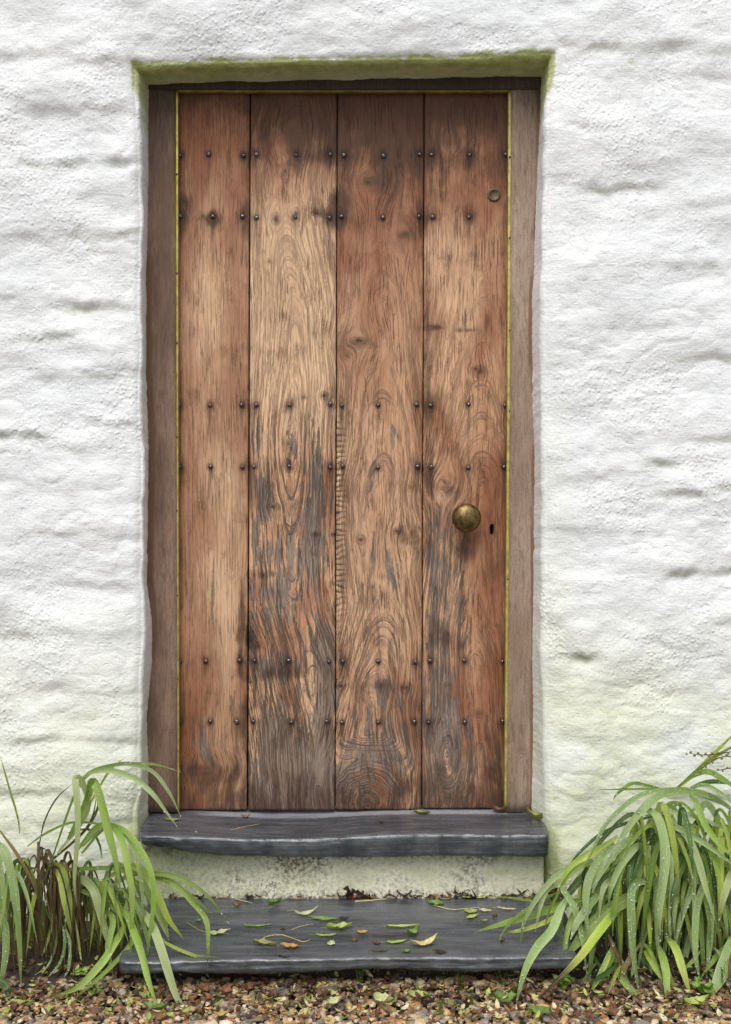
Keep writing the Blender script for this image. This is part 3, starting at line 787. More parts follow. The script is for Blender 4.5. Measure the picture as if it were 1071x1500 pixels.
    wea = 0.25 + 0.62 * sst(540, 720, v) * (pid == 1) + 0.42 * (pid == 2) * sst(240, 600, v) + 0.38 * (pid == 3) * sst(300, 600, v) + 0.30 * (pid == 1) - 0.20 * (pid == 0) + 0.1 * sst(500, 900, v) + 0.3 * (pid == 2) * sst(1040, 1120, v)
    kn = np.zeros_like(u)
    for (a, b) in NAILS:
        dv = v - b
        L = 12 + 40 * ((a * 7.3 + b) % 1)
        kn = np.maximum(kn, 0.75 * np.exp(-((u - a) / 2.3) ** 2) * np.where(dv > 0, np.exp(-dv / L), np.exp(dv / 6)))
        top = 1.0 if b < 400 else 0.5
        vr = (a * 3.7 + b * 1.3) % 1
        kn = np.maximum(kn, (0.75 + 0.25 * top) * G(u, v, a + 2 * vr - 1, b + 1, 4.8 + 2.5 * top * vr, 6 + 4 * top * vr))
        dark = dark + (0.2 + 0.5 * top * vr) * G(u, v, a + 4 * vr - 2, b + 4, 8 + 5 * vr, 12 + 16 * vr)
    for k in KNOTS:
        r = np.sqrt(((u - k[0]) / k[2]) ** 2 + ((v - k[1]) / k[3]) ** 2)
        kn = np.maximum(kn, k[5] * (np.exp(-(r / 0.62) ** 2) + 0.35 * np.exp(-((r - 1.0) / 0.16) ** 2)))
        dark = dark + 0.35 * k[5] * np.exp(-(r / 1.8) ** 2)
    # horizontal checks along the pale left edge of the third plank
    chk = (pid == 2) * sst(512, 497, u) * sst(600, 640, v) * sst(950, 860, v)
    saw = np.abs(((v / 8.3 + 0.9 * vn(u / 14, v / 17, 3)) % 1.0) - 0.5) * 2
    kn = np.maximum(kn, chk * sst(0.55, 0.8, saw) * 0.75)
    # an open crack beside the fourth plank's edge
    return grey, np.clip(dark, 0, 1.5), np.clip(red, 0, 1), np.clip(pale, 0, 1), np.clip(wea, 0, 1), np.clip(kn, 0, 1)

def ringcoord(u, v, pid):
    uw = u + 5 * fbm(u / 90, v / 300, 3, 2 + pid) + 0.9 * fbm(u / 24, v / 120, 2, 5)
    if pid in (1, 2, 3): uw = uw + (2.0 if pid == 1 else 3.2) * fbm(u / 40, v / 130, 2, 1 + pid) * sst(250, 600, v)
    fu = uw.copy()
    for k in KNOTS:
        e = np.exp(-((u - k[0]) / (k[2] * 1.5)) ** 2 - ((v - k[1]) / (k[3] * 2.3)) ** 2)
        fu = fu - (u - k[0]) * e * k[4] * 0.95
    C = {0: 180.0, 1: 428.0, 2: 556.0, 3: 690.0}[pid]
    if pid == 0: h = 30 + 0 * v
    elif pid == 1:
        C = C + 12 * fbm(v / 170, v * 0, 2, 4) + 55 * sst(840, 1150, v)
        h = np.where(v < 620, (620 - v) * 0.13, (v - 620) * 0.105) + 5 * fbm(u / 500, v / 130, 2, 6)
        wb = sst(740, 900, v)
        h = h * (1 - wb) + (20 + (v - 740) * 0.02 + 4 * fbm(u / 90, v / 60, 2, 3)) * wb
    elif pid == 2:
        C = C + 12 * fbm(v / 150, v * 0, 2, 3) + 14 * sst(850, 1100, v) * -1
        h = 12 + (1150 - v) * 0.085 + 5 * fbm(u / 200, v / 110, 2, 1) + 9 * sst(760, 880, v) * sst(960, 880, v)
    else:
        C = C + 14 * fbm(v / 200, v * 0, 2, 2) + 10
        h = 70 + (600 - v) * 0.085 + 6 * fbm(u / 300, v / 140, 2, 5)
    r = np.sqrt((fu - C) ** 2 + h ** 2)
    att = 1 + 0 * u
    if pid == 1: att = 1 - 0.75 * sst(740, 800, v) * sst(920, 860, v) * (h > 0)
    if pid == 2:
        rr = np.sqrt((u - 540) ** 2 + ((v - 1175) * 0.95) ** 2) + 4 * fbm(u / 20, v / 20, 2, 2)
        w = sst(95, 45, rr); att = 1 - 3.4 * w * (1 - w)
        r = r * (1 - w) + (rr * 1.25 - 20) * w
    if pid == 3:
        rr = np.sqrt(((u - 655) * 1.3) ** 2 + ((v - 1105) * 0.55) ** 2) + 3 * fbm(u / 20, v / 30, 2, 2)
        w = sst(40, 20, rr); att = 1 - 3.4 * w * (1 - w)
        r = r * (1 - w) + (rr * 1.3 + 5) * w
    return r, fu, att

def build_plank(i):
    a0, a1 = SEAMS[i]; b0, b1 = SEAMS[i + 1]
    nx, nz = 64, 520
    t = np.linspace(0, 1, nz); s = np.linspace(0, 1, nx)
    vt, vb = 133.6, [1186.5, 1186.5, 1186, 1184][i]
    V = vt + (vb - vt) * t[:, None] + 0 * s[None, :]
    wl = 1.0 * fbm(t * 6, t * 0 + i, 3, 2); wr = 1.0 * fbm(t * 6, t * 0 + i + 1, 3, 2)
    L = a0[1 - 1] if i == 0 else a0[0]
    lef = a0[0] + (a0[1] - a0[0]) * t + (wl * 0.5 + 0.2 if i else 0)
    rig = b1[0] + (b1[1] - b1[0]) * t + (wr * 0.5 - 0.2 if i < 3 else 0)
    if i == 0: lef = 258.5 + 2 * t
    if i == 3: rig = 747.5 - 4.5 * t
    U = lef[:, None] + (rig - lef)[:, None] * s[None, :]
    e = np.minimum(U - lef[:, None], rig[:, None] - U)
    grey, dark, red, pale, wea, kn = stains(U, V, i)
    rg, fu, att = ringcoord(U, V, i)
    Y = 0.0018 * np.exp(-e / 0.8) + [0.0, -0.0008, 0.001, -0.0004][i] + 0.0012 * fbm(U / 60, V / 200, 2, i) - 0.0012 * (1 - ((s[None, :] - 0.5) * 2) ** 2)
    P = np.stack([(U - U0) / 540.0, Y, ZC - (V - V0) / 540.0], -1)
    P[0, :, 1] += 0.0015; P[-1, :, 1] += 0.002
    P[-1, :, 2] += 0.0012 * fbm(U[-1] / 8, U[-1] * 0, 3, i)
    front = P.reshape(-1, 3)
    idx = np.arange(nz * nx).reshape(nz, nx)
    f = np.stack([idx[:-1, :-1], idx[1:, :-1], idx[1:, 1:], idx[:-1, 1:]], -1).reshape(-1, 4).tolist()
    rim = list(idx[:, 0]) + list(idx[-1, 1:]) + list(idx[::-1, -1][1:]) + list(idx[0, ::-1][1:-1])
    back = front[rim].copy(); back[:, 1] = 0.042
    n0 = len(front)
    m = len(rim)
    for j in range(m):
        k = (j + 1) % m
        f.append([int(rim[j]), n0 + j, n0 + k, int(rim[k])])
    f.append([n0 + j for j in range(m)][::-1])
    verts = np.vstack([front, back]) - np.array(DL)
    gr_u = np.abs(np.gradient(rg, axis=1) / np.gradient(U, axis=1))
    gr_v = np.abs(np.gradient(rg, axis=0) / np.gradient(V, axis=0)); lg = np.clip(np.hypot(gr_u, gr_v * 1.6) * 1.7 - 0.1, 0.12, 1) * np.clip(2.3 - np.hypot(gr_u, gr_v), 0.15, 1) * att
    def ext(a): a = a.ravel(); return np.concatenate([a, a[rim]])
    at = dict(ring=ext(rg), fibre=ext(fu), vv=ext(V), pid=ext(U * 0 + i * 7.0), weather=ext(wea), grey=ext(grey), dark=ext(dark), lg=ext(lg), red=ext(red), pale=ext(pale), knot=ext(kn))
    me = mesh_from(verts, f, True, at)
    bm = bmesh.new(); bm.from_mesh(me)
    bmesh.ops.recalc_face_normals(bm, faces=bm.faces[:]); bm.to_mesh(me); bm.free()
    o = obj('plank', me, MT['door'], door)
    tag(o, ['smooth straight grained plank by the left jamb', 'pale plank with arched grain weathering to grey below', 'knotty plank with pale cracked left edge', 'reddish plank carrying the knob and the locks'][i])
    return o
planks = [build_plank(i) for i in range(4)]

def capsule_prism(cx, cz, rx, rz, y0, y1, seg=20):
    bm = bmesh.new()
    ring = []
    for k in range(seg):
        a = 2 * math.pi * k / seg
        zz = math.sin(a) * rx + (rz - rx) * (1 if math.sin(a) > 0 else -1)
        ring.append((cx + math.cos(a) * rx, cz + zz))
    v0 = [bm.verts.new((p[0], y0, p[1])) for p in ring]; v1 = [bm.verts.new((p[0], y1, p[1])) for p in ring]
    bm.faces.new(v0); bm.faces.new(v1[::-1])
    for k in range(seg): bm.faces.new((v0[k], v1[k], v1[(k + 1) % seg], v0[(k + 1) % seg]))
    bmesh.ops.recalc_face_normals(bm, faces=bm.faces[:])
    return bm
# cut the keyhole through the fourth plank
kp = W(721, 775.5, 0) - DL
cut_me = bpy.data.meshes.new('cutter'); bmc = capsule_prism(kp.x, kp.z, 0.0062, 0.0145, -0.02, 0.06); bmc.to_mesh(cut_me); bmc.free()
cutter = bpy.data.objects.new('cutter', cut_me); COL.objects.link(cutter); cutter.location = DL
bpy.context.view_layer.update()
md = planks[3].modifiers.new('keyhole', 'BOOLEAN'); md.object = cutter; md.operation = 'DIFFERENCE'; md.solver = 'EXACT'
bpy.context.view_layer.update()
dg = bpy.context.evaluated_depsgraph_get()
newme = bpy.data.meshes.new_from_object(planks[3].evaluated_get(dg), depsgraph=dg)
planks[3].modifiers.clear(); planks[3].data = newme
bpy.data.objects.remove(cutter)

# nails
nail_me = [small_head(0.0071, 0.0046, 9), small_head(0.0066, 0.0050, 7), small_head(0.0076, 0.0042, 8)]
for me in nail_me:
    for v in me.vertices: v.co += Vector((random.uniform(-1, 1), random.uniform(-1, 1), random.uniform(-1, 1))) * 0.0007
    me.materials.append(MT['iron'])
for (u, v) in NAILS:
    i = 0 if u < 365 else 1 if u < 492 else 2 if u < 620 else 3
    c = bpy.data.objects.new('nail', random.choice(nail_me)); COL.objects.link(c); c.parent = planks[i]
    c.location = W(u, v, -0.001) - DL
    c.rotation_euler = (random.uniform(-.15, .15), random.uniform(0, 6.28), random.uniform(-.15, .15))
    c.scale = (random.uniform(.78, .98), random.uniform(.7, .95), random.uniform(.78, .98))

def lathe(profile, seg=40):
    """profile of (radius, y); axis along y"""
    V = []; Fc = []
    for r, y in profile:
        for k in range(seg):
            a = 2 * math.pi * k / seg
            V.append((r * math.cos(a), y, r * math.sin(a)))
    for j in range(len(profile) - 1):
        for k in range(seg):
            k2 = (k + 1) % seg
            Fc.append((j * seg + k, (j + 1) * seg + k, (j + 1) * seg + k2, j * seg + k2))
    Fc.append(tuple(range(seg)))
    Fc.append(tuple(reversed([(len(profile) - 1) * seg + k for k in range(seg)])))
    me = mesh_from(V, Fc, True)
    bm = bmesh.new(); bm.from_mesh(me); bmesh.ops.recalc_face_normals(bm, faces=bm.faces[:]); bm.to_mesh(me); bm.free()
    return me
kc = W(681, 758, -0.0) - DL
prof = [(0.036, 0.0), (0.036, -0.003), (0.034, -0.006), (0.024, -0.008), (0.016, -0.012), (0.0135, -0.020), (0.0145, -0.026), (0.024, -0.030)]
R0 = 0.0385
for k in range(0, 15):
    a = math.radians(-38 + k * (126 / 14))
    prof.append((max(R0 * math.cos(a), 0.0004), -0.050 - 0.024 * math.sin(a)))
knob = obj('door_knob', lathe(prof[7:], 48), MT['brass'], door, kc)
tag(knob, 'round aged brass knob')
obj('rose', lathe(prof[:8], 48), MT['darkbrass'], knob)
lc = W(723.5, 286, 0) - DL
lock = obj('lock_cover', lathe([(0.0175, 0.001), (0.0175, -0.0035), (0.0165, -0.0048), (0.0125, -0.0052), (0.0120, -0.0046), (0.0004, -0.0044)], 36), MT['darkbrass'], door, lc)
tag(lock, 'small dull round lock cover near the top right')
def ring_escutcheon():
    bm = bmesh.new(); seg = 20
    loops = []
    for (r, rz, y) in [(0.0062, 0.0142, 0.004), (0.0064, 0.0146, -0.0014), (0.0074, 0.0158, -0.0016), (0.0078, 0.0163, 0.0002)]:
        l = []
        for k in range(seg):
            a = 2 * math.pi * k / seg
            l.append(bm.verts.new((math.cos(a) * r, y, math.sin(a) * r + (rz - r) * (1 if math.sin(a) > 0 else -1))))
        loops.append(l)
    for a, b in zip(loops, loops[1:]):
        for k in range(seg): bm.faces.new((a[k], b[k], b[(k + 1) % seg], a[(k + 1) % seg]))
    return bm
ko = obj('keyhole', ring_escutcheon(), MT['darkbrass'], door, kp)
# the dark room side of the door and keyhole
bm = bmesh.new(); bmesh.ops.create_cube(bm, size=1)
for v in bm.verts: v.co = Vector((v.co.x * 1.0, v.co.y * 0.02, v.co.z * 1.99)) + Vector((0.018, 0.056, 0.985))
obj('backing_board', bm, MT['black'], door)

# ------------------------------------------------------------------ leaves
def bez(pts, n):
    """Catmull-Rom through points"""
    P = [Vector(p) for p in pts]
    P = [P[0] * 2 - P[1]] + P + [P[-1] * 2 - P[-2]]
    out = []
    segs = len(P) - 3
    for k in range(n):
        t = k / (n - 1) * segs
        i = min(int(t), segs - 1); f = t - i
        a, b, c, d = P[i:i + 4]
        out.append(0.5 * ((2 * b) + (c - a) * f + (2 * a - 5 * b + 4 * c - d) * f * f + (3 * b - a - 3 * c + d) * f ** 3))
    return out

GREENS = dict(g=((0.20, 0.35, 0.035), (0.38, 0.52, 0.11)), y=((0.36, 0.48, 0.04), (0.55, 0.64, 0.14)), w=((0.23, 0.36, 0.09), (0.46, 0.58, 0.27)),
              d=((0.05, 0.12, 0.02), (0.10, 0.20, 0.05)), b=((0.10, 0.055, 0.025), (0.16, 0.09, 0.04)), r=((0.22, 0.13, 0.05), (0.36, 0.24, 0.10)), p=((0.40, 0.47, 0.20), (0.52, 0.58, 0.30)))
DEW = []
def blade(parent, pts, wpx, col='g', tip=0.0, name='leaf', twist=0.0, keel=0.25, dew=0.0, face=None, rnd=random):
    """strap leaf along world points; width in metres"""
    n = max(12, 5 * len(pts))
    C = bez(pts, n)
    c0, c1 = [Vector(x) for x in GREENS[col]]
    V = []; Cc = []; Ac = []
    ph = rnd.uniform(0, 6.28); L0 = Vector(parent.location)
    n0 = Vector(face) if face else Vector((rnd.uniform(-.45, .45), -1, rnd.uniform(0.1, 0.6)))
    tone = rnd.uniform(0.85, 1.4)
    if tip == 0 and rnd.random() < 0.3: tip = rnd.uniform(0.03, 0.09)
    c0 = c0 * tone; c1 = c1 * tone
    prev = None
    for i, c in enumerate(C):
        t = i / (n - 1)
        T = (C[min(i + 1, n - 1)] - C[max(i - 1, 0)]).normalized()
        nn = n0 + Vector((math.sin(ph + t * 3), 0, 0)) * 0.2
        w = T.cross(nn)
        if w.length < 1e-4: w = Vector((1, 0, 0))
        w.normalize()
        w = Matrix.Rotation(twist * t, 3, T) @ w
        if prev and w.dot(prev) < 0: w = -w
        prev = w
        N = w.cross(T).normalized()
        if N.y > 0: N = -N
        prof_w = ((0.15 if name == 'dead_leaf' else 0.4) + (0.85 if name == 'dead_leaf' else 0.6) * min(1, t / 0.3)) * (1 - max(0, (t - 0.55) / 0.45) ** 1.8 * 0.97)
        hw = wpx * 0.70 / 2 * prof_w
        for k, s in enumerate((-1, -0.5, 0, 0.5, 1)):
            V.append(c + w * hw * s + N * (-(1 - abs(s)) * hw * keel * 1.4 + 0.10 * hw * math.sin(t * 21 + ph + s * 2)) - L0)
            m = 0.5 + 0.5 * math.sin(ph + t * 4 + s)
            cl = c0.lerp(c1, m * 0.75 + 0.25 * abs(s))
            if tip > 0:
                e = max(0, min(1, (t - (1 - tip)) / 0.10 - 0.25 * abs(s)))
                cl = cl.lerp(Vector((0.10, 0.05, 0.035)), e)
                e2 = max(0, min(1, (t - (1 - tip * 1.5)) / 0.25)) * (1 - e)
                cl = cl.lerp(Vector((0.42, 0.34, 0.10)), e2 * 0.6)
            Cc.append(tuple(cl)); Ac.append(s)
            if dew and 0 < i < n - 1 and abs(s) < 1:
                for _ in range(5):
                    if rnd.random() < dew * 0.8:
                        nxt = C[i + 1] - c
                        DEW.append((parent.name, c + nxt * rnd.random() + w * hw * rnd.uniform(-.9, .9) + N * 0.0008, rnd.uniform(0.0005, 0.0012) * rnd.choice((1, 1, 1.4))))
    Fc = [(i * 5 + k, i * 5 + k + 1, i * 5 + k + 6, i * 5 + k + 5) for i in range(n - 1) for k in range(4)]
    me = mesh_from([tuple(v) for v in V], Fc, True, dict(Col=np.array(Cc), across=np.array(Ac)))
    return obj(name, me, MT['blade'], parent)

def dew_on(parent):
    V = []; Fc = []
    bm = bmesh.new(); bmesh.ops.create_icosphere(bm, subdivisions=1, radius=1)
    bv = [v.co.copy() for v in bm.verts]; bf = [[v.index for v in f.verts] for f in bm.faces]; bm.free()
    L0 = Vector(parent.location)
    for (nm, p, r) in DEW:
        if nm != parent.name: continue
        b = len(V)
        V += [tuple(v * r + p - L0) for v in bv]; Fc += [[b + q for q in f] for f in bf]
    if V:
        o = obj('dew_drops', mesh_from(V, Fc, True), MT['dew'], parent)
        o['kind'] = 'stuff'

px = lambda p: p / 560.0       # photo pixels to metres near the plants
# ---- left clump
left = empty('strap_leaved_plant', W(95, 1440, -0.33), 'arching strap leaved plant left of the steps, with a brown dead heart', 'plant', 'strap leaved plants flanking the steps')
LB_ = [  # colour, width px, brown tip, points (u, v, y)
    ('g', 8, 0, [(75, 1262, -.30), (108, 1168, -.30), (131, 1133, -.31), (170, 1120, -.33), (203, 1119, -.36), (229, 1120, -.38), (268, 1132, -.40)]),
    ('w', 8, 0, [(140, 1129, -.33), (183, 1119, -.35), (222, 1129, -.38), (248, 1161, -.41), (266, 1198, -.43)]),
    ('w', 11, 0, [(120, 1140, -.33), (134, 1131, -.35), (163, 1129, -.37), (196, 1140, -.39), (222, 1161, -.41), (242, 1187, -.42), (261, 1213, -.44)]),
    ('p', 13, 0.08, [(85, 1250, -.33), (128, 1190, -.34), (122, 1150, -.36), (111, 1140, -.38), (113, 1170, -.40), (114, 1223, -.42), (109, 1289, -.43), (113, 1330, -.43)]),
    ('g', 17, 0, [(100, 1230, -.34), (128, 1170, -.35), (136, 1145, -.37), (147, 1171, -.39), (160, 1223, -.41), (170, 1263, -.42), (177, 1310, -.43)]),
    ('g', 13, 0.0, [(110, 1250, -.34), (140, 1212, -.35), (165, 1211, -.37), (178, 1230, -.40), (186, 1263, -.43), (193, 1305, -.45), (193, 1354, -.46), (190, 1422, -.47)]),
    ('w', 13, 0, [(120, 1240, -.33), (150, 1212, -.34), (175, 1214, -.37), (193, 1233, -.39), (204, 1269, -.42), (209, 1315, -.43), (207, 1366, -.44)]),
    ('g', 11, 0, [(120, 1250, -.33), (155, 1212, -.34), (183, 1217, -.38), (209, 1250, -.41), (222, 1282, -.44), (225, 1321, -.46), (219, 1370, -.48), (214, 1418, -.49)]),
    ('y', 15, 0, [(150, 1290, -.34), (190, 1270, -.36), (212, 1279, -.39), (229, 1308, -.42), (248, 1348, -.44), (270, 1376, -.45)]),
    ('p', 14, 0.08, [(160, 1300, -.34), (195, 1280, -.36), (209, 1287, -.38), (229, 1331, -.41), (242, 1361, -.43), (249, 1378, -.43)]),
    ('g', 9, 0.05, [(68, 1277, -.32), (111, 1273, -.33), (163, 1272, -.35), (212, 1279, -.38), (248, 1282, -.40), (281, 1295, -.42), (310, 1318, -.44), (338, 1357, -.45)]),
    ('g', 12, 0.10, [(170, 1274, -.34), (216, 1282, -.37), (255, 1295, -.41), (281, 1321, -.45), (302, 1348, -.50), (305, 1387, -.525), (304, 1415, -.525)]),
    ('p', 16, 0.0, [(180, 1340, -.36), (205, 1335, -.40), (222, 1354, -.46), (235, 1387, -.50), (248, 1429, -.53), (261, 1465, -.55), (280, 1481, -.57)]),
    ('g', 15, 0.0, [(165, 1330, -.38), (185, 1340, -.42), (196, 1364, -.47), (209, 1403, -.52), (219, 1442, -.55), (236, 1487, -.58)]),
    ('d', 9, 0, [(117, 1305, -.34), (147, 1331, -.37), (176, 1344, -.40), (205, 1352, -.42), (232, 1356, -.43)]),
    ('g', 9, 0, [(68, 1275, -.34), (110, 1300, -.37), (150, 1318, -.39), (185, 1345, -.41), (215, 1352, -.42)]),
    ('y', 23, 0.13, [(62, 1290, -.31), (76, 1272, -.35), (89, 1278, -.39), (96, 1308, -.41), (101, 1341, -.42), (107, 1378, -.42)]),
    ('p', 18, 0, [(98, 1300, -.33), (118, 1288, -.37), (137, 1303, -.41), (147, 1338, -.43), (157, 1374, -.44), (164, 1410, -.44)]),
    ('w', 19, 0.0, [(-30, 1225, -.40), (0, 1240, -.43), (14, 1269, -.45), (23, 1321, -.47), (29, 1387, -.48), (31, 1458, -.49)]),
    ('w', 17, 0, [(-30, 1235, -.38), (-6, 1256, -.41), (4, 1321, -.43), (10, 1415, -.44)]),
    ('w', 14, 0, [(-20, 1330, -.42), (5, 1350, -.44), (8, 1400, -.46), (-5, 1465, -.47)]),
    ('g', 15, 0, [(190, 1335, -.37), (180, 1360, -.41), (166, 1385, -.46), (147, 1413, -.50), (114, 1446, -.53), (72, 1462, -.54)]),
    ('g', 9, 0, [(200, 1370, -.42), (188, 1388, -.45), (150, 1428, -.52), (105, 1466, -.56)]),
    ('r', 7, 0, [(0, 1217, -.36), (26, 1253, -.38), (52, 1302, -.40), (64, 1354, -.41)]),
    ('g', 5, 0, [(29, 1222, -.28), (26, 1197, -.28), (13, 1152, -.27), (0, 1106, -.27)]),
    ('b', 3.5, 0, [(57, 1242, -.29), (65, 1204, -.29), (82, 1171, -.30), (107, 1147, -.31)]),
    ('d', 6, 0, [(75, 1262, -.31), (124, 1217, -.31), (144, 1181, -.32), (140, 1162, -.33)]),
    ('y', 5, 0, [(100, 1230, -.30), (136, 1170, -.30), (160, 1130, -.31), (185, 1108, -.31)]),
    ('b', 5, 0, [(70, 1262, -.31), (100, 1240, -.32), (132, 1205, -.32), (142, 1165, -.32)]),
    ('g', 5, 0, [(40, 1240, -.31), (65, 1222, -.32), (105, 1205, -.33), (150, 1208, -.34), (168, 1218, -.35)]),
    ('d', 5, 0, [(100, 1220, -.31), (130, 1215, -.31), (145, 1235, -.32), (150, 1260, -.33)]),
    ('w', 5, 0, [(80, 1330, -.38), (84, 1370, -.41), (72, 1412, -.43), (52, 1428, -.44)]),
    ('w', 6, 0, [(90, 1350, -.40), (95, 1380, -.43), (88, 1410, -.44), (70, 1432, -.45)]),
    ('w', 7, 0, [(95, 1355, -.40), (103, 1385, -.43), (100, 1420, -.45), (94, 1432, -.45)]),
    ('y', 4, 0, [(108, 1335, -.40), (114, 1370, -.42), (118, 1400, -.43), (120, 1408, -.43)]),
    ('y', 5, 0, [(80, 1325, -.38), (76, 1355, -.40), (66, 1390, -.41), (60, 1400, -.42)]),
    ('g', 12, 0, [(140, 1330, -.38), (165, 1345, -.42), (158, 1390, -.47), (166, 1430, -.50)]),
    ('y', 6, 0, [(222, 1362, -.44), (245, 1382, -.47), (280, 1398, -.49), (300, 1402, -.49), (350, 1403, -.49)]),
    ('g', 6, 0.1, [(240, 1288, -.40), (270, 1305, -.41), (295, 1325, -.42), (312, 1340, -.43)]),
    ('g', 13, 0, [(205, 1290, -.36), (222, 1310, -.40), (238, 1340, -.42), (246, 1362, -.43)]),
    ('d', 13, 0, [(-10, 1430, -.48), (10, 1445, -.50), (5, 1475, -.52)]),
    ('g', 16, 0, [(-15, 1300, -.30), (-5, 1265, -.33), (2, 1240, -.36), (-4, 1290, -.40), (8, 1380, -.42)]),
    ('d', 10, 0, [(130, 1290, -.33), (160, 1300, -.35), (182, 1330, -.36), (190, 1370, -.37)]),
]
rl = random.Random(21)
for cset in LB_:
    cname, w, tip, pts = cset
    blade(left, [W(*p) for p in pts], px(w) * 0.96, cname, tip, dew=0.10 if cname == 'w' else 0.03, twist=rl.uniform(-.5, .5), rnd=rl)
for k in range(85):     # leaves deeper in the clump
    bu, bv = rl.uniform(0, 185), rl.uniform(1270, 1335)
    if 25 < bu < 135 and rl.random() < .62: continue
    du = rl.uniform(-50, 85); y0 = rl.uniform(-.40, -.26)
    y1 = y0 - rl.uniform(.02, .10)
    pts = [W(bu, bv + 60, y0), W(bu + du * .2, bv - 10, y0 - .01), W(bu + du * .6, bv + rl.uniform(0, 30), (y0 + y1) / 2), W(bu + du, bv + rl.uniform(80, 120), y1)]
    blade(left, pts, px(rl.uniform(3.5, 10)), rl.choice('gdywyg'), rl.choice([0, 0, .15]), twist=rl.uniform(-1, 1), rnd=rl)
for k in range(72):     # withered brown leaves of the heart
    bu = min(150, max(5, rl.gauss(75, 36))); bv = rl.uniform(1225, 1320) + abs(bu - 68) * .7
    y0 = rl.uniform(-.39, -.29); du = rl.uniform(-25, 40)
    pts = [W(bu - du * .5, bv + 34, y0 + .02), W(bu - du * .1, bv + 2, y0), W(bu + du * .3, bv + 10, y0 - .02), W(bu + du * .7, bv + rl.uniform(60, 90), y0 - .05), W(bu + du, min(1440, bv + rl.uniform(110, 180)), y0 - .06)]
    blade(left, pts, px(rl.uniform(3, 9)), rl.choice('bbbr'), 0, 'dead_leaf', twist=rl.uniform(-2, 2), keel=.5, rnd=rl)
dew_on(left)

